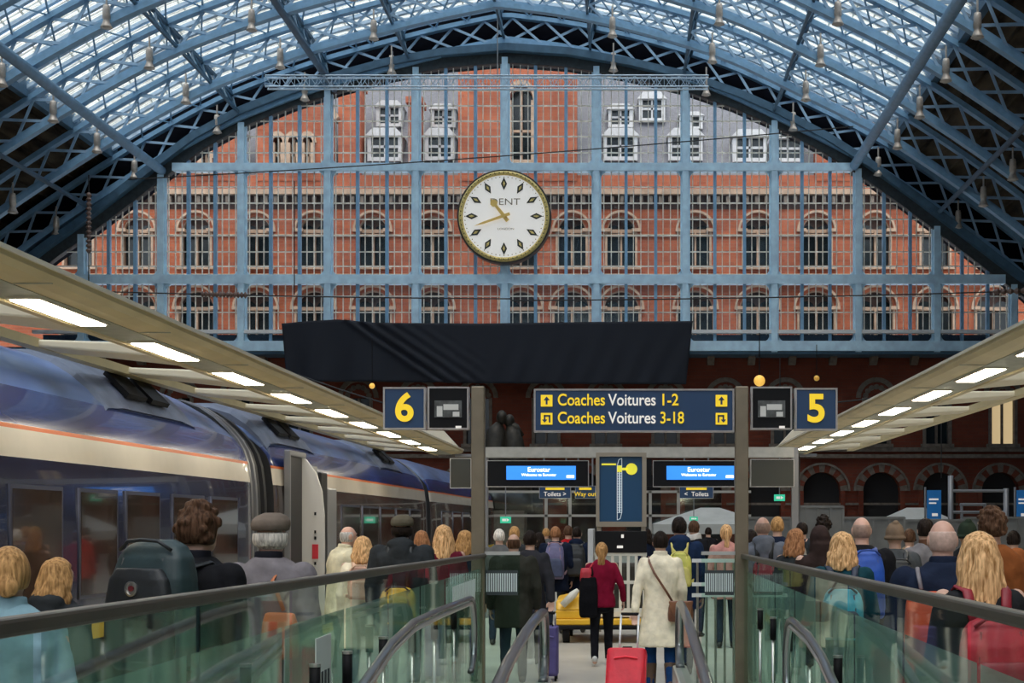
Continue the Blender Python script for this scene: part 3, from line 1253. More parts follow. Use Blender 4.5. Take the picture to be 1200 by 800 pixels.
# ---------------------------------------------------------------- train
TX = -6.8
PROF = [(1.25, -0.75), (1.33, -0.3), (1.385, 0.6), (1.40, 0.9), (1.40, 1.0), (1.40, 1.6), (1.39, 2.12), (1.375, 2.36), (1.34, 2.62), (1.335, 2.66), (1.27, 2.86), (1.17, 3.03), (1.02, 3.2), (0.84, 3.36), (.62, 3.5), (.35, 3.6), (0, 3.64)]
NAVY = mat('coach_navy', (0.025, 0.045, 0.19), 0.25, spec=.5, coat=.35, var=.35, scale=1.2, stretch=(1, .25, 1))
ROOFP = mat('coach_roof_blue', (0.09, 0.145, 0.32), 0.4, spec=.5, coat=.3, var=.45, scale=1.6, stretch=(1, .3, 1))
CREAM = mat('coach_cream', (0.80, 0.72, 0.60), 0.3, coat=.4, var=.06, scale=2)
ORANGE = mat('coach_orange', (0.75, 0.16, 0.03), 0.4)
YELC = mat('coach_yellow', (0.85, 0.55, 0.02), 0.4)
NAVYD = mat('coach_window_band', (0.02, 0.024, 0.06), 0.18, spec=.7, coat=.6)
BROWNB = mat('coach_window_band_far', (0.09, 0.07, 0.065), 0.2, coat=.6, var=.3, scale=2)  # brown-grey tone carries the crowd's reflection in the far coaches' bands
RUB = mat('gangway_rubber', (0.015, 0.015, 0.017), 0.6)
WGL = mat('coach_window_glass', (0.05, 0.035, 0.028), 0.08, spec=.8, coat=.8, var=.6, scale=1.6)
GREYF = mat('coach_grey', (0.24, 0.24, 0.25), 0.35, .3)


def prof_pts(scale=1.0, dz=0):
    r_ = [(u * scale, z + dz) for u, z in PROF]
    l_ = [(-u, z) for u, z in r_[::-1][1:]]
    return r_ + l_


def coach(y0, y1, label, wins, band, taper=True, parts=None):
    c = empty('train_coach', (TX, y0, 0), label=label, cat='train coach', group='coaches of the train at the left platform')
    L = y1 - y0
    b = MB()
    P = prof_pts()
    n = len(P)
    sts = [(0, .90), (.15, .94), (.5, .962), (1.1, .985), (1.9, 1.0), (L - 1.9, 1.0), (L - 1.1, .985), (L - .5, .962), (L - .15, .94), (L, .90)]
    rings = []
    for s, k in sts:
        rings.append([(u * (1 - (1 - k) * .35), s, z if z < 2.7 else 2.7 + (z - 2.7) * (1 - (1 - k) * 2.8)) for u, z in P])
    vs = [p for r_ in rings for p in r_]
    b.v = [tuple(p) for p in vs]
    for i in range(len(rings) - 1):
        for k in range(n - 1):
            zc = (P[k][1] + P[k + 1][1]) / 2
            m_ = 5 if zc < .6 else (3 if zc < .95 else (4 if zc < 2.36 else (1 if zc < 2.62 else (2 if zc < 2.66 else (0 if zc < 3.03 else 6)))))
            b.f.append((i * n + k, i * n + k + 1, (i + 1) * n + k + 1, (i + 1) * n + k))
            b.mi.append(m_)
    for i in (0, len(rings) - 1):
        b.f.append(tuple(i * n + k for k in range(n)))
        b.mi.append(5)
    b.build('body', [NAVY, CREAM, ORANGE, YELC, band, RUB, ROOFP], c)
    for me_poly in c.children[0].data.polygons:
        me_poly.use_smooth = abs(me_poly.normal.y) < .5
    for yb_ in (2.2, L - 2.2 - 1.4):
        b = MB()
        for yy in (yb_, yb_ + 1.4):
            for s in (-1, 1):
                b.tube([(s * .95, yy, -.75), (s * 1.1, yy, -.75)], .34, 18)
        b.box(-1.0, 1.0, yb_ - .6, yb_ + 2.0, -.8, -.5)
        b.build('bogie', BLACK, c)
    for (ya, yb) in wins:
        ya, yb = ya - y0, yb - y0
        fr = plate([[(ya, 1.02), (yb, 1.02), (yb, 2.12), (ya, 2.12)][::-1], [(ya + .05, 1.07), (yb - .05, 1.07), (yb - .05, 2.07), (ya + .05, 2.07)]], 0, .03, 'window', mat('window_rim', (.06, .065, .10), .35), c)
        fr.rotation_euler = (0, 0, PI / 2)
        fr.location = (1.40 + .012, 0, 0)
        b = MB()
        b.box(ya + .04, yb - .04, -.005, .005, 1.06, 2.08)
        g = b.build('pane', WGL, fr)
    return c


c1 = coach(1.7, 20.45, 'nearest dark blue coach with cream stripe and roof pods', [(8.6, 10.6), (12.3, 13.45), (13.85, 14.9), (15.15, 16.25), (16.7, 17.95), (18.25, 19.5)], NAVYD)
c2 = coach(21.75, 38.2, 'second dark blue coach with its white door standing open', [(26.6, 28.4), (28.7, 30.5), (30.8, 32.6), (32.9, 34.7), (35.0, 36.8)], BROWNB)
c3 = coach(39.0, 57.6, 'farthest dark blue coach beyond the black gangway', [(41, 43), (43.6, 45.6), (46.2, 48.2), (49, 51)], BROWNB)
# gangway hoops joining the coaches
for (ya, yb, who) in ((20.45, 21.75, 'nearest and the second coach'), (38.2, 39.0, 'second and the farthest coach')):
    g = empty('gangway', (TX, ya, 0), label='ribbed black gangway between the ' + who, cat='gangway')
    n = 7
    b = MB()
    for k in range(n):
        y0_, y1_ = (yb - ya) * k / n, (yb - ya) * (k + .75) / n
        P = prof_pts(.93 if k % 2 else .88)
        b.loft([[(u, y0_, z * .985) for u, z in P], [(u, y1_, z * .985) for u, z in P]])
    P = prof_pts(.8)
    b.loft([[(u, .0, z * .97) for u, z in P], [(u, yb - ya + .0, z * .97) for u, z in P]])
    b.build('bellows', RUB, g)
    P = prof_pts(.965)
    b = MB()
    for yy in (.02, .28) if ya < 30 else (.02,):
        Pi = prof_pts(.93)
        for k in range(len(P) - 1):
            q = [(P[k][0], P[k][1] * .99), (P[k + 1][0], P[k + 1][1] * .99), (Pi[k + 1][0], Pi[k + 1][1] * .985), (Pi[k][0], Pi[k][1] * .985)]
            b.prism(q, yy, yy + .09)
    b.build('end_hoop', GREYF, g)
# roof pods (air conditioning) on coach 1 and 2
for c, ys in ((c1, (16.7 - 1.7,)), (c2, (23.6 - 21.75, 33.5 - 21.75))):
    for y in ys:
        b = MB()
        rings = []
        for s, k in ((-1.7, .0), (-1.5, .7), (-1.0, 1.0), (1.0, 1.0), (1.5, .7), (1.7, .0)):
            rings.append([(u, y + s, z + .12 * k - .03) for u, z in ((1.2, 2.96), (1.06, 3.15), (.86, 3.34), (.62, 3.5), (.3, 3.6), (-.3, 3.6), (-.62, 3.4), (-.3, 3.0))])
        b.loft(rings)
        pod = b.build('roof_pod', mat('roof_pod', (.12, .14, .20), .45, var=.3, scale=3), c, smooth=False)
        for dy in (-.75, .05):
            b = MB()
            n_ = Vector((.19, 0, .19)).normalized()
            a = Vector((1.13, y + dy, 3.19))
            e_ = Vector((.86, y + dy, 3.46))
            b.add([a + Vector((.03, 0, .05)), a + Vector((.03, .62, .05)), e_ + Vector((.03, .62, .05)), e_ + Vector((.03, 0, .05)),
                   a, a + Vector((0, .62, 0)), e_ + Vector((0, .62, 0)), e_], [(0, 1, 2, 3), (4, 7, 6, 5), (0, 4, 5, 1), (1, 5, 6, 2), (2, 6, 7, 3), (3, 7, 4, 0)])
            b.build('grille', BLACK, pod)
# open door of coach 2
dz0, dz1 = .1, 2.72
b = MB()
b.box(1.385, 1.43, .62, 1.55, dz0, 2.9)
b.build('doorway', mat('doorway_dark', (.03, .028, .03), .6), c2)
b = MB()
for yy in (.50, 1.55):
    b.box(1.37, 1.47, yy, yy + .09, dz0, 2.88)
b.box(1.37, 1.47, .5, 1.64, 2.84, 2.93)
b.build('door_frame', GREYF, c2, bevel=.02)
# the leaf swung out at right angles to the coach
b = MB()
pf = [(1.42, dz0), (1.80, dz0), (1.80, 1.9), (1.76, 2.3), (1.66, 2.6), (1.5, 2.82), (1.42, 2.85)]
b.prism(pf, 1.50, 1.56)
dr = b.build('door', mat('door_white', (.62, .60, .57), .4), c2, bevel=.01)
b = MB()
b.box(1.60, 1.70, 1.485, 1.5, 1.18, 1.42)
b.build('red_notice', mat('notice_red', (.6, .03, .05), .5), dr)
b = MB()
for z in (1.08, 1.5, 1.6, 1.9):
    b.box(1.635, 1.665, 1.485, 1.5, z, z + .05)
b.build('notice_marks', BLACK, dr)
b = MB()
pf = [(1.42, dz0), (1.50, dz0), (1.50, 1.9), (1.47, 2.3), (1.42, 2.6), (1.40, 2.75)]
b.prism(pf, 1.68, 2.75)
b.build('door_pocket', GREYF, c2)
b = MB()
b.box(1.36, 1.47, 3.3, 4.1, .2, 2.4)
b2 = MB()
b2.box(1.34, 1.475, 2.75, 3.28, .1, 2.66)
b2.build('door_seal', RUB, c2, bevel=.03)
o = b.build('vestibule_panel', mat('coach_grey_light', (.33, .33, .34), .35, .2), c2, bevel=.03)

# ---------------------------------------------------------------- platform canopies
TUBE = mat('lamp_tube', (1, .93, .78), .4, emit=13.0, ecol=(1, .90, .70))


def canopy(side, x_edge, x_in, x_far, y0, y1, label, zo=.0):
    s = side
    c = empty('platform_canopy', (0, y0, 0), label=label, cat='canopy')
    L = y1 - y0
    zt = EYE + 1.71
    b = MB()
    # fascia: curved edge beam
    pr = [(x_edge, zt), (x_edge, zt - .035), (x_edge + s * .05, zt - .07), (x_edge + s * .16, zt - .085), (x_edge + s * .28, zt - .09), (x_in, zt - .09), (x_in, zt + .02), (x_edge + s * .2, zt + .06)]
    b.prism(pr, 0, L)
    b.build('edge_beam', CREAMC, c)
    b = MB()
    b.box(min(x_edge + s * .27, x_in), max(x_edge + s * .27, x_in), 0, L, zt - .096, zt - .088)
    y = .6
    while y < L:
        b.box(min(x_edge, x_in), max(x_edge, x_in), y, y + .02, zt - .094, zt - .086)
        y += 2.47
    b.build('soffit', mat('soffit_grey', (.36, .36, .28), .5, var=.15), c)
    b = MB()
    b.box(min(x_edge - s * .02, x_edge + s * .05), max(x_edge - s * .02, x_edge + s * .05), 0, L, zt, zt + .03)
    b.build('edge_trim', CANW, c)
    b = MB()
    b.box(min(x_in, x_in + s * .07), max(x_in, x_in + s * .07), 0, L, zt - .115, zt + .02)
    b.build('inner_beam', CREAMC, c)
    b = MB()
    b.box(min(x_far, x_far + s * .14), max(x_far, x_far + s * .14), 0, L, zt + zo, zt + zo + .09)
    b.build('outer_beam', CREAMC, c)
    k = 0
    y = 9.05 - y0
    while y < L:
        if y > 0.2:
            b = MB()
            xa_, xb_ = x_in + s * .05, x_far + s * .02
            # tapering wing bracket
            pts = [(xa_, zt - .11), (xa_, zt + .02), (xb_, zt + zo + .08), (xb_, zt + zo + .01)]
            vs = []
            for (yy, q) in ((y - .42, 1), (y + .42, 1)):
                for (px_, pz_) in pts:
                    vs.append((px_, yy if px_ == xa_ else y + (yy - y) * .6, pz_))
            b.add(vs, [(0, 1, 2, 3), (7, 6, 5, 4), (0, 4, 5, 1), (1, 5, 6, 2), (2, 6, 7, 3), (3, 7, 4, 0)])
            b.build('wing_bracket', mat('wing_cream', (.72, .64, .47), .55), c, bevel=.02)
        y += 2.48
    e_ = MB()
    e_.prism([(x_edge, zt - .03), (x_far, zt - .0), (x_far, zt + .2), (x_edge + s * 1.2, zt + .48), (x_edge + s * .45, zt + .46)], L - .2, L)
    e_.build('end_fin', CANW, c)
    return c, zt


canL, zt = canopy(-1, -3.9, -4.5, -5.75, 4.0, 33.5, 'long cream platform canopy with tube lights over the left platform', .0)
canR, zt = canopy(1, 3.42, 4.12, 5.15, 4.0, 33.0, 'long cream platform canopy with tube lights on the right', -.04)
lt0 = None
ordn = ['nearest', 'second', 'third', 'fourth', 'fifth', 'sixth', 'seventh', 'eighth', 'ninth', 'tenth', 'eleventh', 'twelfth']
for s, xa_, xb_, ya, who in ((-1, -4.43, -4.22, 10.1, 'left'), (1, 3.72, 3.96, 12.2, 'right')):
    for k in range(-1, 10):
        y = ya + 2.47 * k
        if y > 31.5:
            break
        if lt0 is None:
            lt0 = empty('strip_light', (0, 0, 0))
            b = MB()
            b.box(-.105, .105, 0, 1.3, -.02, 0)
            b.build('diffuser', TUBE, lt0)
            b = MB()
            b.box(-.125, .125, -.04, 1.34, -.012, .03)
            b.build('housing', CANW, lt0)
            o = lt0
        else:
            o = copy_tree(lt0)
        o.location = ((xa_ + xb_) / 2, y, zt - .10)
        if k < 0:
            lab = 'bright strip light overhead, out past the frame edge, under the %s canopy' % who
        else:
            lab = '%s bright strip light along the underside of the %s canopy' % (ordn[k], who)
        tag(o, lab, 'light', 'strip lights under the %s canopy' % who)
for x, y, who in ((-3.55, 33.2, 'left'), (3.98, 33.0, 'right'), (-4.3, 5.0, 'left'), (4.2, 7.0, 'right')):
    c = empty('canopy_column', (x, y, 0), label=('slim grey column under the far end of the %s canopy' if y > 20 else 'column near the near end of the %s canopy') % who, cat='column')
    b = MB()
    b.tube([(0, 0, 0), (0, 0, zt - .12)], .07, 12)
    b.build('shaft', GREYF, c, smooth=True)
    b = MB()
    b.box(-.18, .18, -.18, .18, 0, .03)
    b.build('base_plate', GREYF, c)
    b = MB()
    b.box(-.5, .45, -.1, .1, zt - .16, zt - .10)
    b.build('head_plate', GREYF, c)

# ---------------------------------------------------------------- sign gantry
YG = 15.0
g_ = FPX / YG
gx = lambda px: (px - CX) / g_
gz = lambda py: EYE + (CY - py) / g_
for px, who in ((560.5, 'six'), (869, 'five')):
    c = empty('sign_post', (gx(px), YG, 0), label='tall bronze grey post carrying the %s sign and a monitor' % who, cat='post')
    b = MB()
    b.box(-.07, .07, -.06, .06, 0, gz(453))
    b.build('shaft', POSTM, c, bevel=.012)
    b = MB()
    b.box(-.12, .12, -.11, .11, 0, .02)
    b.build('base_plate', POSTM, c)


def sign(name, px0, py0, px1, py1, label, cat, y=YG, th=.12, face=NAVYP, rim=.018, rimm=None, back_=True):
    f = FPX / y
    x0, x1 = (px0 - CX) / f, (px1 - CX) / f
    z1, z0 = EYE + (CY - py0) / f, EYE + (CY - py1) / f
    c = empty(name, ((x0 + x1) / 2, y, (z0 + z1) / 2), label=label, cat=cat)
    w, h = (x1 - x0) / 2, (z1 - z0) / 2
    b = MB()
    b.box(-w + .005, w - .005, -th / 2 + .01, th / 2, -h + .005, h - .005)
    b.build('panel', face, c)
    if rim:
        plate([[(-w, -h), (w, -h), (w, h), (-w, h)], [(-w + rim, -h + rim), (-w + rim, h - rim), (w - rim, h - rim), (w - rim, -h + rim)]], -th / 2, th, 'frame', rimm or STEEL, c)
    return c, w, h


FR = -.06
c, w, h = sign('platform_sign', 450, 454, 499.5, 503.5, 'square navy sign with a yellow 6 left of the post', 'sign')
text('6', .41, 'lettering', YEL, c, (0, FR, -.005), .004, 'CENTER', .011)
c, w, h = sign('platform_sign', 931, 455, 980.5, 504.5, 'square navy sign with a yellow 5 right of the monitor', 'sign')
text('5', .41, 'lettering', YEL, c, (0, FR, -.005), .004, 'CENTER', .011)
SCR = mat('monitor_screen', (.05, .055, .055), .25, emit=.05, ecol=(.35, .37, .36), var=.6, scale=9)
SCB = mat('monitor_shape', (.4, .4, .38), .4, emit=.12, ecol=(.7, .7, .65))
for px0, who in ((502, 'at the post left of the wide sign'), (879.5, 'right of the wide sign')):
    c, w, h = sign('platform_monitor', px0, 453.5, px0 + 48, 503.5, 'boxed camera monitor with dim grey picture ' + who, 'monitor', face=BLACK)
    b = MB()
    b.box(-.145, .145, -.065, -.055, -.10, .08)
    s_ = b.build('screen', SCR, c)
    b = MB()
    b.box(-.05, .11, -.068, -.064, -.02, .04)
    b.box(-.12, -.06, -.068, -.064, -.09, .02)
    b.box(.05, .12, -.068, -.064, -.09, -.04)
    b.build('picture', SCB, s_)
    b = MB()
    b.box(.08, .14, -.07, -.058, -.215, -.19)
    b.build('label_plate', WHT, c)
c, w, h = sign('direction_sign', 626, 456, 860, 506.5, 'wide navy sign reading Coaches Voitures in yellow and white', 'sign')
fs_ = .175


def word(t, px, py, m):
    text(t, fs_, 'lettering', m, c, (gx(px) - c.location.x, FR, gz(py) - c.location.z + .005), .003, 'LEFT', .0022, fit={'Coaches': .50, 'Voitures': .505, '1-2': .17, '3-18': .25}[t])


for row, (py, num) in enumerate(((470, '1-2'), (491, '3-18'))):
    word('Coaches', 653.5, py, YEL)
    word('Voitures', 713, py, WHT)
    word(num, 773, py, YEL)
    for px in (641, 845):
        x, z = gx(px) - c.location.x, gz(py) - c.location.z
        b = MB()
        b.box(x - .062, x + .062, -.064, -.058, z - .062, z + .062)
        o = b.build('arrow_tile', YEL, c, bevel=.008)
        b = MB()
        if row == 0:
            b.box(x - .010, x + .010, -.067, -.064, z - .04, z + .015)
            b.prism([(x - .035, z + .005), (x + .035, z + .005), (x, z + .045)], -.067, -.064)
        else:
            sg = 1 if px == 845 else -1
            b.box(x - .04, x - .022, -.067, -.064, z - .04, z + .04)
            b.box(x - .04, x + .03, -.067, -.064, z + .022, z + .04)
            b.box(x + .012, x + .03, -.067, -.064, z - .01, z + .04)
            b.prism([(x - .008, z - .008), (x + .05, z - .008), (x + .021, z - .042)], -.067, -.064)
            if sg < 0:
                b.v = [(2 * x - vx, vy, vz) for vx, vy, vz in b.v]
        b.build('arrow', NAVYP, o)

for px, py, r_, yy, lab in ((890, 446, .16, 40., 'yellow globe lamp above the right monitor'), (957, 443, .11, 55., 'dim amber globe lamp above the five sign'), (436, 452, .08, 40., 'small orange globe lamp above the six sign')):
    p = at(px, py, yy)
    c = empty('globe_lamp', tuple(p), label=lab, cat='lamp')
    b = MB()
    b.ell((0, 0, 0), r_, 16, 12)
    b.build('globe', mat('globe_amber_%d' % px, (.8, .45, .08), .4, emit=.5 if px != 957 else .15, ecol=(1, .55, .1)), c, smooth=True)
    b = MB()
    b.tube([(0, 0, r_), (0, 0, r_ + 1.2)], .015, 6)
    b.build('hanger', BLACK, c)

# ---------------------------------------------------------------- departure boards and beam beyond
YD = 26.0
d_ = FPX / YD
b = MB()
x0, x1 = (568 - CX) / d_, (932 - CX) / d_
z1, z0 = EYE + (CY - 523) / d_, EYE + (CY - 535) / d_
beam = empty('overhead_beam', (0, YD + .35, 0), label='pale horizontal beam carrying the departure boards', cat='beam')
b.box(x0, x1, -.15, .15, z0, z1)
b.build('beam', mat('beam_pale', (.42, .40, .35), .6, var=.1), beam)
for px in (566, 934):
    b = MB()
    x = (px - CX) / d_
    b.box(x - .06, x + .06, -.06, .06, 0, z1)
    b.build('leg', GREYF, beam)
SCREENB = mat('screen_blue', (.02, .14, .55), .4, emit=.9, ecol=(.03, .22, .75))
SCRW = mat('screen_white', (.9, .9, .9), .4, emit=1.1, ecol=(1, .97, .95))
for px0, px1, sx0, sx1, lab in ((571, 690, 594, 675, 'black departure board with blue screen left of the train plan totem'), (765, 861, 781, 861, 'black departure board with blue screen right of the train plan totem')):
    c, w, h = sign('departure_board', px0, 539.5, px1, 570.5, lab, 'departure board', y=YD, th=.2, face=BLACK, rim=.012)
    xx0, xx1 = (sx0 - CX) / d_ - c.location.x, (sx1 - CX) / d_ - c.location.x
    zz1, zz0 = EYE + (CY - 546) / d_ - c.location.z, EYE + (CY - 562) / d_ - c.location.z
    b = MB()
    b.box(xx0, min(xx1, w - .02), -.115, -.09, zz0, zz1)
    s_ = b.build('screen', SCREENB, c)
    xm = (xx0 + xx1) / 2
    text('Eurostar', .12, 'lettering', SCRW, s_, (xm - .04, -.118, (zz0 + zz1) / 2 + .055), .002, 'CENTER', .001)
    text("Welcome to Eurostar", .072, 'lettering', SCRW, s_, (xm - .04, -.118, (zz0 + zz1) / 2 - .04), .002, 'CENTER', .001)
    b = MB()
    b.box(min(xx1, w) - .17, min(xx1, w) - .03, -.12, -.115, zz0 + .03, zz0 + .08)
    b.build('clock_panel', SCRW, s_)
c, w, h = sign('blank_board', 879, 538, 930, 570.5, 'blank dark olive board right of the five post', 'board', y=YD, th=.2, face=mat('olive_board', (.04, .04, .03), .35), rim=.012)
c, w, h = sign('blank_board', 528, 537, 553, 572, 'dark olive board left of the six post', 'board', y=YD, th=.2, face=MATS['olive_board'], rim=.012)
c, w, h = sign('blank_board', 745, 538, 764, 570, 'narrow black housing between totem and right departure board', 'board', y=YD + .3, th=.2, face=BLACK, rim=0)
for px0, px1, txt, m_, lab, y_ in ((632, 669, 'Toilets >', WHT, 'small navy hanging sign with white words below the left board', 34.), (674, 698, 'Way out', YEL, 'small navy hanging sign with yellow words beside the totem', 34.2), (796, 836, '<  Toilets', WHT, 'small navy hanging sign with white words below the right board', 34.)):
    c, w, h = sign('hanging_sign', px0, 569, px1, 584, lab, 'sign', y=y_, th=.1, rim=.01)
    pass
    text(txt, .15, 'lettering', m_, c, (0, -.055, -.05), .002, 'CENTER', .001)
    b = MB()
    b.box(-w * .6, w * .6, -.056, -.05, h * .35, h * .7)
    b.build('yellow_line', YEL, c)
    b = MB()
    for s in (-.7, .7):
        b.tube([(w * s, 0, h), (w * s, 0, h + .9)], .02, 6)
    b.build('hanger', GREYF, c)

# totem with the train plan
YT = 23.0
t_ = FPX / YT
tx = lambda px: (px - CX) / t_
tz = lambda py: EYE + (CY - py) / t_
c = empty('train_plan_totem', (0, YT, 0), label='upright navy board with a white train plan and yellow dot', cat='information board')
FRM = mat('totem_frame', (.30, .26, .20), .5, .3)
plate([[(tx(698.5), tz(617)), (tx(757.5), tz(617)), (tx(757.5), tz(530.5)), (tx(698.5), tz(530.5))], [(tx(702.5), tz(611)), (tx(702.5), tz(535)), (tx(752.5), tz(535)), (tx(752.5), tz(611))]], -.08, .16, 'frame', FRM, c)
b = MB()
b.box(tx(702), tx(753), -.03, .03, tz(611.5), tz(534.5))
b.build('panel', mat('totem_navy', (.008, .06, .14), .4), c)
b = MB()
for px in (702, 754):
    b.box(tx(px) - .035, tx(px) + .035, -.05, .05, 0, tz(616))
b.build('leg', FRM, c)
b = MB()
xm = tx(726)
w2 = .037
zt_, zb_ = tz(537), tz(609)
for s in (-1, 1):
    b.box(xm + s * w2 - .006, xm + s * w2 + .006, -.04, -.03, zb_ + .12, zt_ - .12)
for k in range(19):
    z = zb_ + .12 + (zt_ - zb_ - .24) * k / 18
    b.box(xm - w2, xm + w2, -.04, -.03, z - .005, z + .005)
b.box(xm - .012, xm + .012, -.036, -.03, zb_ + .12, zt_ - .12)
for (za, sg) in ((zt_ - .12, 1), (zb_ + .12, -1)):
    b.bar((xm - sg * w2, -.035, za), (xm - sg * w2 * .3, -.035, za + sg * .10), .012, .01)
    b.bar((xm + sg * w2, -.035, za), (xm + sg * w2, -.035, za + sg * .12), .012, .01)
    b.bar((xm - sg * w2 * .3, -.035, za + sg * .10), (xm + sg * w2, -.035, za + sg * .12), .012, .01)
b.build('train_plan', mat('plan_white', (.6, .68, .72), .5, emit=.2), c)
b = MB()
b.prism(circ(tx(740), tz(549.5), .095, 24), -.04, -.03)
b.box(tx(729), tx(736), -.04, -.03, tz(551), tz(548))
b.box(tx(723.3), tx(728.7), -.045, -.03, tz(553), tz(545.5))
b.box(tx(705), tx(722), -.04, -.03, tz(545), tz(543))
b.build('yellow_marker', mat('marker_yellow', (.8, .75, .05), .5, emit=.3), c)

# barred luggage cage on its yellow tractor-cart
YC = 21.0
k_ = FPX / YC
kx = lambda px: (px - CX) / k_
kz = lambda py: EYE + (CY - py) / k_
c = empty('luggage_cage', (0, YC, 0), label='white barred luggage cage with black top panel below the totem', cat='luggage cage')
WB = mat('cage_cream', (.62, .60, .52), .5)
b = MB()
x0, x1 = kx(696), kx(758)
zb, zm, zt2 = kz(716), kz(649), kz(622)
for k in range(7):
    x = x0 + .04 + (x1 - x0 - .08) * k / 6
    b.box(x - .022, x + .022, -.015, .015, zb, zm)
for k in range(6):
    y_ = .1 + k * .17
    for x in (x0 + .02, x1 - .02):
        b.box(x - .015, x + .015, y_, y_ + .03, zb, zm)
for z in (zb + .02, kz(682), zm):
    for y_ in (0, 1.1):
        b.box(x0, x1, y_ - .02, y_ + .02, z - .025, z + .025)
b.box(x0, x1, -.05, 1.15, zb - .08, zb)
b.build('bars', WB, c)
b = MB()
b.box(x0 + .05, x1 - .05, .5, .9, zb, zm - .15)
b.build('dark_backing', mat('cage_backing', (.06, .055, .045), .8, var=.4, scale=6), c, bevel=.05)  # dark block added behind the bars to keep their gaps dark
b = MB()
b.box(x0 + .02, x1, -.04, .12, zm + .02, zt2)
b.build('top_panel', BLACK, c, bevel=.01)
b = MB()
b.box(kx(723), kx(730), -.05, -.04, kz(642), kz(639))
b.box(kx(728), kx(731), -.05, -.04, kz(630), kz(626))
b.build('white_marks', WHT, c)
b = MB()
b.box(kx(689), x0 - .005, -.1, .9, kz(668), zt2 + .03)
b.build('side_panel', mat('side_panel_grey', (.45, .46, .47), .5), c, bevel=.01)
cc = empty('yellow_cart', (0, YC, 0), label='low yellow luggage cart with black wheels under the barred cage', cat='cart')
YP = mat('cart_yellow', (.75, .42, .02), .4)
b = MB()
b.box(kx(652), kx(760), -.25, 1.3, kz(731), kz(724))
b.box(kx(652), kx(760), -.28, -.2, kz(736), kz(731), 1)
b.box(kx(652), kx(684), -.2, .6, kz(724), kz(714))
b.build('deck', [YP, BLACK], cc, bevel=.015)
b = MB()
b.loft([[(kx(652), y_, z) for y_, z in ((-.2, kz(714)), (.6, kz(714)), (.6, kz(700)), (-.1, kz(703)))], [(kx(686), y_, z) for y_, z in ((-.2, kz(714)), (.6, kz(714)), (.6, kz(692)), (-.1, kz(695)))]])
b.build('cowl', YP, cc, bevel=.03)
for x in (kx(664), kx(750)):
    for y_ in (-.1, 1.1):
        b = MB()
        b.tube([(x - .05, y_, .14), (x + .05, y_, .14)], .14, 16)
        b.build('wheel', BLACK, cc)
b = MB()
for x in (kx(664), kx(750)):
    b.tube([(x - .055, -.1, .14), (x - .06, -.1, .14)], .07, 12)
    b.box(x - .04, x + .04, -.15, -.05, .14, kz(731))
b.build('axle_fork', WB, cc)
b = MB()
for x, z, r_ in ((655, 698, .11), (664, 707, .10), (674, 700, .12)):
    pass
b.tube([(kx(660), -.22, kz(708)), (kx(672), -.22, kz(696)), (kx(678), -.2, kz(690))], [.05, .06, .03], 8)
b.build('white_hose', WB, cc, smooth=True)

# ---------------------------------------------------------------- far concourse things
WHTE = mat('tent_white', (.44, .44, .41), .7, var=.08, scale=2)
for px0, px1, pyp, pye, y_, lab in ((766, 905, 594, 614, 50., 'pale tent roof behind the yellow backpack man'), (1020, 1150, 594, 622, 52., 'pale tent roof peak left of the blue banner')):
    f = FPX / y_
    c = empty('tent', (0, y_, 0), label=lab, cat='tent')
    x0, x1 = (px0 - CX) / f, (px1 - CX) / f
    zp, ze = EYE + (CY - pyp) / f, EYE + (CY - pye) / f
    D = 3.6
    xm = (x0 + x1) / 2
    b = MB()
    q0, q1 = (xm - .35, D / 2), (xm + .35, D / 2)
    b.add([(x0, 0, ze), (x1, 0, ze), (x1, D, ze), (x0, D, ze), (q0[0], q0[1], zp), (q1[0], q1[1], zp), (x0, 0, ze - .35), (x1, 0, ze - .35), (x1, D, ze - .35), (x0, D, ze - .35)],
          [(0, 1, 5, 4), (1, 2, 5), (2, 3, 4, 5), (3, 0, 4), (0, 6, 7, 1), (1, 7, 8, 2), (2, 8, 9, 3), (3, 9, 6, 0)])
    o = b.build('roof', WHTE, c)
    md = o.modifiers.new('s', 'SOLIDIFY')
    md.thickness = .04
    b = MB()
    for x in (x0 + .05, x1 - .05):
        for yy in (.05, D - .05):
            b.tube([(x, yy, 0), (x, yy, ze)], .04, 8)
    b.build('leg', GREYF, c)
FEN = mat('hoarding_grey', (.17, .165, .15), .6, var=.2, scale=1.5)
for i, (px0, px1, pyt, y_) in enumerate(((875, 926, 607, 46), (930, 988, 594, 40), (988, 1060, 607, 44), (1062, 1128, 610, 44.5), (1130, 1215, 607, 45))):
    f = FPX / y_
    c = empty('hoarding_panel', (0, y_, 0), label=['grey hoarding panel behind the bald man in the grey hood', 'tall grey hoarding panel beside the right canopy column', 'grey hoarding panel behind the blue backpack man', 'grey hoarding panel below the blue banner', 'grey hoarding panel at the right frame edge'][i], cat='hoarding')
    x0, x1, z1 = (px0 - CX) / f, (px1 - CX) / f, EYE + (CY - pyt) / f
    b = MB()
    b.box(x0, x1, 0, .08, 0.05, z1)
    n = 4
    for k in range(n + 1):
        x = x0 + (x1 - x0) * k / n
        b.box(x - .03, x + .03, -.04, .12, 0, z1 + .03)
    b.box(x0, x1, -.05, .13, z1 - .02, z1 + .05)
    b.build('panel', FEN, c)
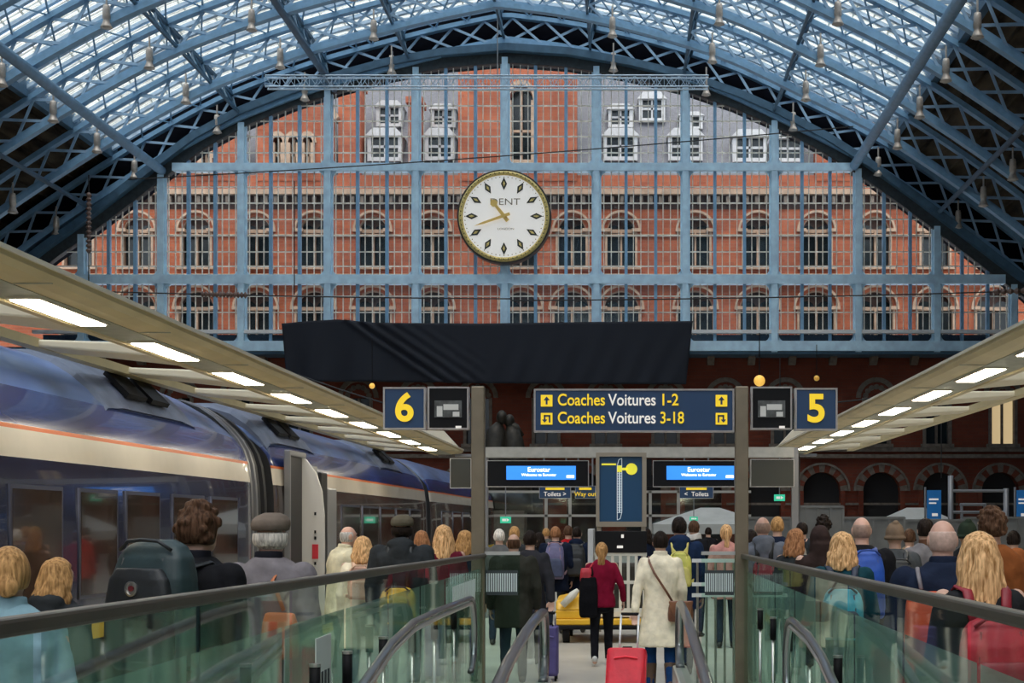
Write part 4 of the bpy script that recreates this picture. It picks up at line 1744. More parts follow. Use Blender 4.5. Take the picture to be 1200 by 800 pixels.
for px0, px1, y_, lab in ((1086, 1103, 48., 'blue banner hanging above the hoarding by the pale tent'), (1191, 1206, 48., 'blue banner at the right frame edge')):
    f = FPX / y_
    c, w, h = sign('blue_banner', px0, 574, px1, 608, lab, 'banner', y=y_, th=.05, face=mat('banner_blue', (.01, .15, .42), .5, emit=.08), rim=.0)
    b = MB()
    b.box(-w * .7, w * .6, -.03, -.025, h * .3, h * .42)
    b.box(-w * .7, w * .3, -.03, -.025, h * .05, h * .15)
    b.box(-w * .3, w * .5, -.03, -.025, -h * .8, -h * .6)
    b.build('pale_marks', WHT, c)
    b = MB()
    b.tube([(-w - .05, 0, -c.location.z), (-w - .05, 0, h + .1)], .04, 8)
    b.build('pole', GREYF, c)
scf = empty('scaffold_frame', (0, 46, 0), label='grey metal pole frame standing between the two blue banners', cat='scaffold')
f = FPX / 46.
b = MB()
for px, py in ((1114, 557), (1179, 572)):
    x = (px - CX) / f
    b.tube([(x, 0, 0), (x, 0, EYE + (CY - py) / f)], .09, 10)
b.build('upright', GREYF, scf, smooth=True)
b = MB()
for px0, px1, py in ((1114, 1179, 575), (1125, 1155, 591), (1114, 1179, 600)):
    b.tube([((px0 - CX) / f, 0, EYE + (CY - py) / f), ((px1 - CX) / f, 0, EYE + (CY - py) / f)], .05, 8)
for px in (1127, 1154):
    b.tube([((px - CX) / f, 0, EYE + (CY - 610) / f), ((px - CX) / f, 0, EYE + (CY - 590) / f)], .05, 8)
b.build('crossbar', GREYF, scf)
GRN = mat('exit_green', (.02, .35, .2), .5, emit=.45, ecol=(.05, .6, .35))
for px0, px1, py0, py1, y_, lab in ((586, 599, 605, 613, 40., 'small green exit sign by the six post'), (907, 920, 579, 587, 40., 'small green exit sign below the blank board'), (808, 818, 605, 610, 49., 'small green exit sign on the pale tent')):
    c, w, h = sign('exit_sign', px0, py0, px1, py1, lab, 'sign', y=y_, th=.06, face=GRN, rim=.0)
    b = MB()
    b.box(-w * .6, w * .1, -.035, -.03, -h * .35, h * .35)
    b.prism([(w * .2, -h * .5), (w * .7, 0), (w * .2, h * .5)], -.035, -.03)
    b.build('pictogram', WHT, c)
    b = MB()
    b.tube([(0, 0, h), (0, 0, h + 1.2)], .015, 6)
    b.build('hanger', GREYF, c)
# shopfront glazing bars on the ground floor left of the totem
sf = empty('glass_partition', (0, 58, 0), label='pale framed glass partition across the far concourse', cat='partition')
f = FPX / 58.
b = MB()
for px in (572, 640, 668, 762, 795):
    x = (px - CX) / f
    b.box(x - .06, x + .06, -.06, .06, 0, EYE + (CY - (575 if px > 575 else 585)) / f)
x0, x1 = (572 - CX) / f, (880 - CX) / f
for py in (604, 576):
    z = EYE + (CY - py) / f
    b.box(x0, x1, -.06, .06, z - .05, z + .05)
b.build('frame', mat('partition_pale', (.45, .42, .37), .5), sf)
b = MB()
b.box(x0, x1, -.01, .01, 0.05, EYE + (CY - 576) / f)
b.build('glass', glass_mat('shop_glass', (.85, .9, .88), 1, gloss=.08), sf)
# statue seen between the signs
st = empty('bronze_statue', (0, 70, 0), label='dark bronze statue of an embracing couple behind the left sign', cat='statue')
f = FPX / 70.
S = lambda px, py: Vector(((px - CX) / f, 0, EYE + (CY - py) / f))
b = MB()
b.ell(S(588, 489), (.27, .3, .36))
b.ell(S(597, 493), (.26, .3, .34), fn=None)
b.tube([S(583, 600), S(582, 560), S(580, 530), S(582, 505), S(585, 495)], [.95, .85, .62, .48, .16], 12)
b.tube([S(603, 600), S(604, 560), S(602, 530), S(601, 508), S(598, 497)], [.95, .8, .6, .45, .16], 12)
b.tube([S(575, 510), S(584, 522), S(600, 515)], [.25, .22, .15], 8)
b.tube([S(609, 512), S(604, 500), S(590, 492)], [.25, .2, .13], 8)
for q in range(9):
    b.tube([S(578 + q * 3.3, 508), S(577 + q * 3.6, 530), S(575 + q * 4, 552)], [.12, .16, .2], 7)
b.build('figures', mat('statue_bronze', (.03, .025, .018), .5, .4, var=.5, scale=3), st, smooth=True)
b = MB()
b.prism([(S(570, 0).x, 0), (S(616, 0).x, 0), (S(616, 0).x, S(0, 598).z), (S(570, 0).x, S(0, 598).z)], -1, 1)
b.build('plinth', STONED, st)

# ---------------------------------------------------------------- balustrades round the travelator opening
RAILM = mat('handrail_bronze', (.075, .065, .052), .42, .4, var=.12, scale=6)
GBAL = glass_mat('balustrade_glass', (.82, .95, .90), 1, gloss=.38, rough=.03, fres=True)
GREFL = glass_mat('green_reflection_glass', (.78, .93, .87), .52, gloss=.5, rough=.12, body=(.42, .60, .53), fres=True)  # added tinted sheet, stands in for the travelator opening's reflection in the glass
LBL = mat('label_white', (.62, .70, .70), .6)
LBLD = mat('label_dark', (.03, .04, .045), .6)


def balustrade(s, x0, y0, z0, x1, y1, z1, zlow, label):
    """glass run from near (x0,y0) rail height z0 to far (x1,y1) rail height z1"""
    c = empty('glass_balustrade', (0, 0, 0), label=label, cat='balustrade')
    b = MB()
    b.bar((x0, y0, z0), (x1, y1, z1), .065, .05)
    b.build('handrail', RAILM, c, bevel=.012)
    L = y1 - y0
    n = 9
    for k in range(n):
        ta, tb = k / n + .002, (k + 1) / n - .002
        P = lambda t, z=None: (x0 + (x1 - x0) * t, y0 + L * t, (z0 + (z1 - z0) * t - .02) if z is None else z)
        b = MB()
        vs = [P(ta, .02), P(tb, .02), P(tb), P(ta)]
        b.add(vs, [(0, 1, 2, 3)])
        b.build('glass_pane', GBAL, c)
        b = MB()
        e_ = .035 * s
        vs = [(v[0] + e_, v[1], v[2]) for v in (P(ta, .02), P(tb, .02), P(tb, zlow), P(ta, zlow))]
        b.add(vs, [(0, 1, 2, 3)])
        b.build('reflection_pane', GREFL, c)
    b = MB()
    b.bar((x0, y0, .03), (x1, y1, .03), .09, .06)
    b.build('base_channel', RAILM, c)
    return c


zl = lambda px, py, X: EYE - (py - CY) / abs(px - CX) * abs(X)
XLr, XRr = -1.53, 1.24
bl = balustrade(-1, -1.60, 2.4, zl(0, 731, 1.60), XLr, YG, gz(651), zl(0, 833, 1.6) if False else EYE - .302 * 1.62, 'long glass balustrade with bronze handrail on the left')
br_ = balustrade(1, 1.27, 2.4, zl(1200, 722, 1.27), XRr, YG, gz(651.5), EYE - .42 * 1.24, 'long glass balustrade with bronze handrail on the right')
for (px0, px1, c, lx0, lx1, who) in ((568, 609, bl, 570, 607, 'left'), (822, 870, br_, 826, 860, 'right')):
    b = MB()
    b.box(gx(px0), gx(px1), YG - .03, YG + .03, gz(650), gz(646))
    b.build('end_rail', mat('rail_steel', (.62, .62, .60), .3, .5), c)
    b = MB()
    b.box(gx(px0), gx(px1), YG - .006, YG + .006, .03, gz(650))
    b.build('end_pane', GBAL, c)
    o = MB()
    b = MB()
    n = 14
    for k in range(n):
        xx = gx(lx0) + (gx(lx1) - gx(lx0)) * k / n
        o.box(xx, xx + (gx(lx1) - gx(lx0)) / n * .55, YG - .014, YG - .008, gz(693), gz(671.5))
    o.build('striped_label', LBL, c)
    b.box(gx(lx0), gx(lx1), YG - .010, YG - .007, gz(697), gz(668))
    b.build('label_ground', LBLD, c)
o = MB()
for k in range(16):
    y = 12.25 + k * .115
    o.box(-1.52, -1.515, y, y + .06, 1.01, 1.22)
o.build('striped_label', LBL, bl)
# reflection in the left balustrade glass, drawn as a marked white sheet
pn = empty('white_reflection', (-1.50, 7.0, 0), label='white sheet with dark marks standing for a reflection in the lower left glass', cat='reflected_sheet')
b = MB()
b.box(-.003, .003, -.22, .12, .78, 1.22)
b.build('sheet', mat('reflection_white', (.62, .66, .62), .7), pn)
b = MB()
for k in range(4):
    b.box(.003, .006, -.18 + k * .07, -.14 + k * .07, .95, 1.05)
b.build('marks', LBLD, pn)

# travelator handrails: black rubber loop with bright inlay and glass below
RUBB = mat('rubber_handrail', (.05, .05, .055), .28, spec=.6, coat=.3)
BRT = mat('handrail_track', (.55, .55, .56), .28, .8)


def travelator_rail(X, pts, label, yend, rad, tr_=.042):
    """pts: (y, z) near to far; the rail ends in a half round newel at the far end"""
    c = empty('travelator_handrail', (X, 0, 0), label=label, cat='handrail')
    path = [(0, y, z) for y, z in pts]
    y, z = pts[-1]
    for k in range(1, 11):
        t = PI / 2 - PI * k / 10
        path.append((0, y + rad * math.cos(t), z - rad + rad * math.sin(t)))
    b = MB()
    b.tube(path, tr_, 10, ry=tr_ * .7)
    b.build('rubber_rail', RUBB, c, smooth=True)
    b = MB()
    b.tube([(p[0], p[1] - (0.03 if i > len(pts) else 0), p[2] - .045) for i, p in enumerate(path[:-2])], .018, 6)
    b.build('track', BRT, c, smooth=True)
    b = MB()
    low = [(0, p[1], p[2] - .06) for p in path[:-1]]
    nn = len(low)
    b.add([(0, q[1] * .995, max(q[2], .5)) for q in low] + [(0, q[1] * .995, .42) for q in low], [(i, i + 1, nn + i + 1, nn + i) for i in range(nn - 1)])
    b.build('glass_panel', GBAL, c)
    b = MB()
    b.box(-.07, .07, pts[0][0], y + rad * .8, 0.0, .42)
    b.build('skirt', mat('skirt_steel', (.42, .41, .38), .35, .6), c, bevel=.02)
    return c


travelator_rail(-.72, [(3, .35), (7, .80), (8.5, .93), (10, 1.0), (11.2, 1.03), (12.0, 1.02)], 'curved travelator handrail left of the purple suitcase', 12, .3)
travelator_rail(.50, [(3, .35), (7, .58), (8.9, .78), (10.9, .93), (12.2, 1.0), (13.2, 1.02)], 'curved travelator handrail right of the cream coat', 13.2, .3)
travelator_rail(-1.27, [(3, .45), (6.76, 1.0), (7.6, 1.13), (8.4, 1.19), (9.6, 1.19), (11.4, 1.17)], 'curved travelator handrail behind the left balustrade', 12, .3, .026)
travelator_rail(1.05, [(3, .45), (7.0, .93), (7.6, 1.06), (8.2, 1.13), (9.0, 1.16)], 'curved travelator handrail behind the right balustrade', 9, .3, .026)
# slim glass-clamp posts
bp0 = None
labL = ['clamp post beside the left travelator, ' + q for q in ('at the bottom edge under the cream coat', 'tall and nearest the left handrail curve', 'just past the handrail curve', 'third past the curve', 'nearest the left striped label', 'lowest left by the white reflection sheet')]
labR = ['clamp post beside the right travelator, ' + q for q in ('outside the handrail curve', 'at the handrail curve', 'just before the curve', 'third before the curve', 'nearest the five post')]
for X, lst, labs in ((-1.42, ((407, 763), (449, 746), (483, 732), (509, 720), (532, 711), (369, 778)), labL), (1.19, ((982, 768), (949, 747), (925, 734), (906, 723), (891, 713)), labR)):
    for (px, py), lab in zip(lst, labs):
        y = zx(px, X)
        z = EYE - (py - CY) / FPX * y
        if bp0 is None:
            bp0 = empty('clamp_post', (0, 0, 0))
            b = MB()
            b.tube([(0, 0, -1.2), (0, 0, -.16)], .014, 10)
            b.build('stem', STEEL, bp0, smooth=True)
            b = MB()
            b.tube([(0, 0, -.18), (0, 0, -.012)], .026, 12)
            b.build('sleeve', BLACK, bp0, smooth=True)
            b = MB()
            b.tube([(0, 0, -.012), (0, 0, .002)], .028, 12)
            b.build('cap', STEEL, bp0)
            o = bp0
        else:
            o = copy_tree(bp0)
        o.location = (X, y, z)
        o.scale = (1, 1, 1)
        tag(o, lab, 'post', 'clamp posts beside the travelators')
        o.location.z = z
# small barrier posts behind the right end panel
gate = empty('steel_barrier', (gx(842), YG + .5, 0), label='steel barrier of close uprights left of the five post', cat='barrier')
for k in range(5):
    x = -.2 + k * .1
    b = MB()
    b.tube([(x, 0, 0), (x, 0, 1.35)], .014, 8)
    b.build('upright', STEEL, gate)
b = MB()
for z in (.98, 1.1, 1.36):
    b.box(-.26, .26, -.02, .02, z - .02, z + .02)
b.build('rails', WHITEP, gate)

# ---------------------------------------------------------------- people
SKIN = mat('skin_fair', (.55, .33, .24), .55, var=.06, scale=12)
SKIN2 = mat('skin_ruddy', (.60, .34, .25), .5, var=.08, scale=12)


def hairm(name, a, b_):
    return mat('hair_' + name, a, .5, var=.35, scale=22, stretch=(3.5, 3.5, .35), col2=b_, bump=.5, spec=.06)


HAIR = {'dark': hairm('dark', (.010, .007, .006), (.022, .015, .012)), 'brown': hairm('brown', (.045, .022, .013), (.10, .052, .03)),
        'auburn': hairm('auburn', (.22, .09, .04), (.36, .17, .08)), 'blonde': hairm('blonde', (.42, .20, .065), (.72, .44, .22)),
        'honey': hairm('honey', (.30, .15, .055), (.48, .27, .11)), 'grey': hairm('grey', (.36, .33, .31), (.62, .58, .55)),
        'stubble': mat('hair_stubble', (.32, .20, .15), .6, var=.2, scale=40), 'stubble_grey': mat('hair_stubble_grey', (.56, .38, .31), .6, var=.15, scale=40),
        'white': hairm('white', (.52, .46, .40), (.74, .68, .60))}
CL = {}


def cloth(name, col, rough=.8, var=.22):
    if name not in CL:
        CL[name] = mat('cloth_' + name, col, rough, var=var, scale=9, bump=.5, spec=.05)
    return CL[name]


SHOEW = mat('shoe_white', (.6, .6, .58), .6)
SHOED = mat('shoe_dark', (.02, .018, .017), .5)
BOOTB = mat('boot_brown', (.09, .05, .03), .5, var=.2)


def remesh(mb, name, m, parent, vox, it=6, fac=.5, loc=(0, 0, 0), wrinkle=0.0):
    me = bpy.data.meshes.new(name)
    me.from_pydata(mb.v, [], mb.f)
    bm = bmesh.new()
    bm.from_mesh(me)
    bmesh.ops.recalc_face_normals(bm, faces=bm.faces)
    bm.to_mesh(me)
    bm.free()
    t = bpy.data.objects.new('t', me)
    COL.objects.link(t)
    r_ = t.modifiers.new('r', 'REMESH')
    r_.mode = 'VOXEL'
    r_.voxel_size = vox
    if wrinkle:
        tx_ = bpy.data.textures.get('folds') or bpy.data.textures.new('folds', 'CLOUDS')
        tx_.noise_scale = .11
        tx_.noise_depth = 3
        dm = t.modifiers.new('d', 'DISPLACE')
        dm.texture = tx_
        dm.strength = wrinkle
        dm.mid_level = .5
        dm.texture_coords = 'GLOBAL'
        t.location = (parent.location.x * 3 if parent else 0, 0, 0)
    s_ = t.modifiers.new('s', 'SMOOTH')
    s_.iterations = it
    s_.factor = fac
    bpy.context.view_layer.update()
    dg = bpy.context.evaluated_depsgraph_get()
    me2 = bpy.data.meshes.new_from_object(t.evaluated_get(dg))
    bpy.data.objects.remove(t)
    bpy.data.meshes.remove(me)
    me2.name = name
    me2.materials.clear()
    me2.materials.append(m)
    me2.polygons.foreach_set('use_smooth', [True] * len(me2.polygons))
    o = bpy.data.objects.new(name, me2)
    COL.objects.link(o)
    if parent:
        o.parent = parent
    o.location = loc
    return o


def ering(cx, cy, z, rx, ry, n=18, pw=2.3):
    out = []
    for k in range(n):
        t = 2 * PI * k / n
        c, s = math.cos(t), math.sin(t)
        out.append((cx + rx * abs(c) ** (2 / pw) * (1 if c >= 0 else -1), cy + ry * abs(s) ** (2 / pw) * (1 if s >= 0 else -1), z))
    return out


def limb(mb, pts, rs, seg=12):
    """tapered limb with rounded ends"""
    mb.tube(pts, rs, seg)
    mb.ell(pts[0], rs[0], 10, 8)
    mb.ell(pts[-1], rs[-1], 10, 8)
    for p, r_ in list(zip(pts, rs))[1:-1]:
        mb.ell(p, r_, 10, 8)


def hand_geo(mb, wrist, d, side, s, curl=.5, palm_in=None):
    """palm, four unequal bent fingers and a thumb; d = direction of the hand, palm_in = direction the palm faces"""
    d = Vector(d).normalized()
    pn = Vector(palm_in or (-side, 0, 0))
    pn = (pn - d * pn.dot(d)).normalized()
    w = d.cross(pn).normalized()           # across the knuckles
    w0 = Vector(wrist)
    if w.y < 0:
        w = -w                               # thumb side is forward
    L = .085 * s
    for k in range(4):
        a = w0 + d * .0
        base = w0 + d * L + w * (.03 - .02 * k) * s
        mb.tube([a + w * (.012 - .008 * k) * s, w0 + d * L * .5 + w * (.026 - .0175 * k) * s, base], [.015 * s, .014 * s, .0115 * s], 8)
        fl = (.072, .080, .075, .058)[k] * s
        d1 = (d + pn * curl * .5).normalized()
        d2 = (d + pn * curl * 1.5).normalized()
        d3 = (d * .6 + pn * curl * 2.4).normalized()
        p1 = base + d1 * fl * .42
        p2 = p1 + d2 * fl * .33
        p3 = p2 + d3 * fl * .25
        limb(mb, [base, p1, p2, p3], [.0105 * s, .0095 * s, .0085 * s, .0075 * s], 8)
    t0 = w0 + d * .022 * s + w * .022 * s
    t1 = t0 + (w * .8 + d * .7 + pn * .3).normalized() * .035 * s
    t2 = t1 + (d + w * .25 + pn * .5).normalized() * .03 * s
    t3 = t2 + (d + pn * .6).normalized() * .022 * s
    limb(mb, [t0, t1, t2, t3], [.014 * s, .012 * s, .0105 * s, .009 * s], 8)


def person(px, ytop, Y, facing, label, hair='dark', style='short', top=('black', (.015, .015, .018)), hem=.86, flare=1.0, trousers=('denim_dark', (.03, .04, .06)),
           shoes=None, pose='down', stride=0.0, build=1.0, skin=None, hood=None, collar=None, X=None, hgt=None, headturn=0.0, lean=0.0, scarf=None, capcol=None, puff=1.0, detail=False):
    """px = column of the head; ytop = row of the crown; Y = distance; facing = degrees, 0 looks away from the camera"""
    hgt = hgt or (EYE - (ytop - CY) / FPX * Y)
    x = (px - CX) / FPX * Y if X is None else X
    k = hgt / 1.76
    skin = skin or SKIN
    F = math.radians(facing)
    root = None
    # joints, at height 1.76
    sw = .185 * build
    J = {}
    for s in (-1, 1):
        st = stride * s
        ps = pose if isinstance(pose, str) else pose[0 if s < 0 else 1]
        J['hip', s] = Vector((s * .09, 0, .92))
        J['knee', s] = Vector((s * .10, .04 + st * .22, .49))
        J['ank', s] = Vector((s * .10, -.02 + st * .40, .085 + (0.05 if st < 0 else 0) * min(1, abs(stride) * 2)))
        sh = Vector((s * sw, lean * .4, 1.435))
        J['sh', s] = sh
        if ps == 'down':
            J['el', s] = Vector((s * (sw + .055), -.03 + lean * .3 - st * .08, 1.13))
            J['wr', s] = Vector((s * (sw + .06), .06 - st * .2, .885))
            hd, pi_ = (0, .15, -1), (-s, 0, 0)
        elif ps == 'fwd':
            J['el', s] = Vector((s * (sw + .055), .0, 1.13))
            J['wr', s] = Vector((s * .14, .24, 1.10))
            hd, pi_ = (-s * .3, 1, .1), (-s, 0, 0)
        elif ps == 'strap':
            J['el', s] = Vector((s * (sw + .06), .03, 1.13))
            J['wr', s] = Vector((s * .15, .17, 1.30))
            hd, pi_ = (-s * .5, .4, .8), (0, -1, 0)
        elif ps == 'pull':
            J['el', s] = Vector((s * (sw + .07), -.06, 1.14))
            J['wr', s] = Vector((s * (sw + .10), -.12, .90))
            hd, pi_ = (0.0, -.15, -1), (0, -1, 0)
        elif ps == 'phone':
            J['el', s] = Vector((s * (sw + .05), .05, 1.14))
            J['wr', s] = Vector((s * .10, .27, 1.26))
            hd, pi_ = (-s * .3, .6, .8), (0, -1, 0)
        elif ps == 'out':
            J['el', s] = Vector((s * (sw + .10), -.04, 1.15))
            J['wr', s] = Vector((s * (sw + .13), .07, .93))
            hd, pi_ = (s * .1, .2, -1), (-s, 0, 0)
        J['hd', s] = (hd, pi_)
    hc = Vector((0, .02 + lean, 1.645))
    vox = .0075 if detail else .011

    # ---- body: one continuous surface
    b = MB()
    b.loft([ering(0, 0, z, rx, ry) for z, rx, ry in ((.82, .10, .07), (.86, .14, .09), (.94, .152, .10), (1.05, .14, .10), (1.2, .155, .108), (1.36, .17 * build, .105), (1.44, .145 * build, .085), (1.49, .085, .07))])
    limb(b, [(0, -.01 + lean * .5, 1.44), (0, .0 + lean * .8, 1.52), (hc.x, hc.y - .01, 1.58)], [.078, .060, .057])
    b.ell(hc, (.076, .094, .108), 18, 14)
    b.ell(hc + Vector((0, .03, -.055)), (.058, .062, .06), 14, 10)                # jaw
    b.tube([hc + Vector((0, .088, .02)), hc + Vector((0, .108, -.012)), hc + Vector((0, .090, -.022))], [.007, .014, .012], 8)     # nose
    b.ell(hc + Vector((0, .086, -.052)), (.026, .010, .010), 10, 6)               # lips
    for s in (-1, 1):
        b.ell(hc + Vector((s * .078, -.003, -.008)), (.010, .022, .033), 10, 8)   # ears
        b.ell(hc + Vector((s * .03, .080, .028)), (.024, .014, .008), 8, 6)       # brow
        limb(b, [J['sh', s] * 1.0, J['el', s], J['wr', s]], [.05, .038, .025])
        hd, pi_ = J['hd', s]
        hand_geo(b, J['wr', s], hd, s, 1.0, .65 if pose != 'down' else .45, pi_)
        limb(b, [J['hip', s], J['knee', s], J['ank', s]], [.08, .052, .036])
        limb(b, [J['ank', s] + Vector((0, -.03, -.04)), J['ank', s] + Vector((0, .12, -.055))], [.034, .03])
    b.v = [(p[0] * k, p[1] * k, p[2] * k) for p in b.v]
    root = remesh(b, 'person', skin, None, vox, 3, .4)
    root.location = (x, Y, 0)
    root.rotation_euler = (0, 0, F)
    tag(root, label, 'person')
    ht = math.radians(headturn)

    def put(mb, name, m, v=.012, it=5, wr=0.0):
        mb.v = [(p[0] * k, p[1] * k, p[2] * k) for p in mb.v]
        return remesh(mb, name, m, root, v, it, .5, wrinkle=wr)

    # eyes
    e = MB()
    for s in (-1, 1):
        e.ell((hc + Vector((s * .03, .083, .008))) * k, (.013, .008, .008), 8, 6)
    e.build('eyes', mat('eye_dark', (.05, .04, .035), .3), root, smooth=True)

    # ---- trousers
    tm = cloth(*trousers)
    b = MB()
    b.loft([ering(0, -.005, z, rx, ry) for z, rx, ry in ((.77, .13, .10), (.82, .172, .122), (.90, .182, .128), (.98, .168, .118), (1.04, .155, .112))])
    for s in (-1, 1):
        limb(b, [J['hip', s] + Vector((0, 0, -.03)), J['knee', s], J['ank', s] + Vector((0, 0, .02))], [.094, .067, .055])
    put(b, 'trousers', tm, .014, 4, .012)
    # ---- shoes
    for s in (-1, 1):
        b = MB()
        a = J['ank', s]
        tilt = .05 if a.z > .1 else 0
        b.tube([a + Vector((0, -.05, -.045 + tilt)), a + Vector((0, .0, -.04)), a + Vector((0, .09, -.052)), a + Vector((0, .155, -.062))], [.036, .044, .042, .026], 12, ry=[.034, .042, .03, .02])
        b.ell(a + Vector((0, -.045, -.04 + tilt)), .038, 10, 8)
        b.ell(a + Vector((0, .15, -.06)), (.036, .034, .022), 10, 8)
        b.tube([a + Vector((0, 0, -.04)), a + Vector((0, 0, .03))], [.045, .05], 10)
        if shoes == 'boots':
            b.tube([a + Vector((0, 0, -.02)), a + (J['knee', s] - a) * .62], [.052, .068], 12)
        zmin = min(p[2] for p in b.v)
        b.v = [(p[0], p[1], max(p[2], zmin + .006)) for p in b.v]
        put(b, 'boot' if shoes == 'boots' else 'shoe', {'white': SHOEW, 'boots': BOOTB}.get(shoes, SHOED), .009, 3)
    # ---- jacket or top, down to hem
    m = cloth(*top)
    g = .018 * puff
    b = MB()
    zs = [hem, hem + .06, .95 if hem < .9 else hem + .1, 1.05, 1.20, 1.33, 1.41, 1.46, 1.495, 1.525]
    zs = sorted(set([z for z in zs if z >= hem]))

    def rr(z):
        tab = [(.3, .22, .18), (.6, .20, .155), (.82, .185, .135), (.94, .178, .128), (1.05, .158, .118), (1.2, .172, .124), (1.33, .193, .128), (1.41, .182, .118), (1.46, .142, .098), (1.495, .096, .08), (1.525, .066, .066)]
        for p, q in zip(tab, tab[1:]):
            if p[0] <= z <= q[0] + 1e-6:
                t = (z - p[0]) / (q[0] - p[0])
                return p[1] + (q[1] - p[1]) * t, p[2] + (q[2] - p[2]) * t
        return tab[-1][1:]
    rings = []
    for z in zs:
        rx, ry = rr(z)
        fl = 1 + (flare - 1) * max(0, (1.05 - z) / .5)
        wide = (build if z > 1.1 else (1 + build) / 2) if z < 1.47 else 1
        gg = g if z < 1.5 else g * .5
        rings.append(ering(0, lean * max(0, z - 1.0), z, (rx * wide + gg) * fl, (ry * (1 + (build - 1) * .8) + gg) * fl, pw=2.4))
    b.loft(rings)
    for s in (-1, 1):
        limb(b, [J['sh', s] + Vector((-s * .01, 0, -.015)), J['el', s], J['wr', s] + (J['el', s] - J['wr', s]) * .08], [.064 * puff * (1 + build) / 2, .052 * puff, .043 * puff])
    if hood == 'back':
        b.ell((0, -.085 + lean, 1.50), (.125, .075, .07), 14, 10)
        b.ell((0, -.115 + lean, 1.43), (.10, .06, .09), 12, 8)
    if hood == 'up':
        b.ell(hc + Vector((0, -.03, .0)), (.100, .105, .128), 16, 12)
        b.loft([ering(0, -.03 + lean, z, rx, ry) for z, rx, ry in ((1.40, .16, .11), (1.50, .115, .10), (1.60, .10, .10))])
    ob = put(b, 'jacket' if puff > 1.05 or hem < .84 else 'top', m, .013, 4, .022)
    if collar:
        b = MB()
        b.tube([(0, -.015 + lean * .7, 1.47), (0, -.012 + lean * .8, 1.51), (0, -.010 + lean * .9, 1.555)], [.094, .080, .076], 16, ry=[.086, .078, .074])
        put(b, 'collar', cloth(*collar), .010, 3)
    if scarf:
        b = MB()
        for q in range(3):
            pts = [(math.cos(t) * (.098 - q * .006), lean * .8 + math.sin(t) * (.088 - q * .006), 1.475 + q * .03 + .014 * math.sin(t * 2 + q)) for t in [2 * PI * i / 16 for i in range(17)]]
            b.tube(pts, .032, 8)
        put(b, 'scarf', cloth(*scarf), .011, 3, .01)

    # ---- hair
    hm = HAIR[hair]
    b = MB()
    rnd = random.Random(int(px * 7 + Y * 13))

    def cap(th, zcut=.035, nape=-.075):
        """skull cap of hair, open over the face"""
        def fn(p):
            r_ = Vector(p)
            if r_.y > .035 and r_.z < zcut + .03:
                return r_ * .80
            if r_.z < nape:
                return r_ * .82
            return r_
        b.ell(hc + Vector((0, -.008, .008)), (.076 + th, .094 + th, .108 + th), 22, 16, fn=fn)

    if style in ('short', 'crop'):
        cap(.011 if style == 'short' else .006)
        if style == 'short':
            for q in range(26):
                t, ph = rnd.uniform(0, 2 * PI), rnd.uniform(.1, 1.9)
                d = Vector((math.sin(ph) * math.cos(t) * .084, math.sin(ph) * math.sin(t) * .102, math.cos(ph) * .118))
                if d.y > .03 and d.z < .06:
                    continue
                c_ = hc + Vector((0, -.008, .008)) + d
                b.tube([c_, c_ + Vector((rnd.uniform(-.02, .02), -.012, -.03))], [.012, .005], 6)
    elif style == 'curly':
        cap(.018)
        for q in range(70):
            t, ph = rnd.uniform(0, 2 * PI), rnd.uniform(.05, 2.1)
            d = Vector((math.sin(ph) * math.cos(t) * .094, math.sin(ph) * math.sin(t) * .108, math.cos(ph) * .125))
            if d.y > .045 and d.z < .05:
                continue
            b.ell(hc + Vector((0, -.008, .01)) + d, rnd.uniform(.013, .022), 7, 5)
    elif style == 'balding':
        def fn(p):
            if p.z > .045 or (p.y > .03) or p.z < -.075:
                return p * .86
            return p
        b.ell(hc, (.080, .099, .111), 22, 16, fn=fn)
    elif style in ('long', 'bob', 'ponytail', 'bun', 'half'):
        cap(.014, .03, -.12 if style != 'bun' else -.075)
        L = {'long': .33, 'bob': .17, 'ponytail': .05, 'bun': .03, 'half': .26}[style]
        if style in ('long', 'bob', 'half'):
            n = 44
            for q in range(n):
                t = PI * 1.0 + (q / (n - 1)) * PI * 1.0        # back half
                t += rnd.uniform(-.05, .05)
                wv = rnd.uniform(0, 6)
                am = .010 + .008 * rnd.random()
                ln = L * rnd.uniform(.82, 1.05)
                pts, rs = [], []
                for j in range(9):
                    u = j / 8
                    if u < .35:
                        ph = PI * .18 + (u / .35) * PI * .36
                        p = hc + Vector((math.sin(ph) * math.cos(t) * .088, math.sin(ph) * math.sin(t) * .105 - .008, math.cos(ph) * .122))
                    else:
                        v = (u - .35) / .65
                        rad = 1 + .20 * math.sin(v * PI * .8)
                        p = hc + Vector((math.cos(t) * .088 * rad, min(math.sin(t) * .108, -.0) - .01 - .035 * v, -.013 - v * ln))
                        p.x += am * math.sin(v * 7 + wv)
                        p.y += am * math.cos(v * 6 + wv) * .6
                    pts.append(p)
                    rs.append(.015 if u < .9 else .008)
                b.tube(pts, rs, 6)
        elif style == 'ponytail':
            base = hc + Vector((0, -.105, .045))
            for q in range(14):
                a_ = rnd.uniform(0, 2 * PI)
                o_ = Vector((math.cos(a_) * .018, math.sin(a_) * .014, 0))
                sx_ = rnd.uniform(-.035, .035)
                b.tube([base, base + Vector((0, -.03, -.01)) + o_, base + Vector((sx_ * .6, -.035, -.12)) + o_, base + Vector((sx_, -.02, -.24)) + o_, base + Vector((sx_ * .9, -.012, -.33 + rnd.uniform(0, .06)))], [.014, .014, .014, .011, .004], 6)
        else:
            base = hc + Vector((0, -.100, -.045))
            b.ell(base, (.048, .04, .045), 12, 10)
            for q in range(8):
                a_ = q * PI / 4
                b.tube([base + Vector((math.cos(a_ + w) * .040, -.015 + .008 * w, math.sin(a_ + w) * .040)) for w in (0, .7, 1.4)], .011, 6)
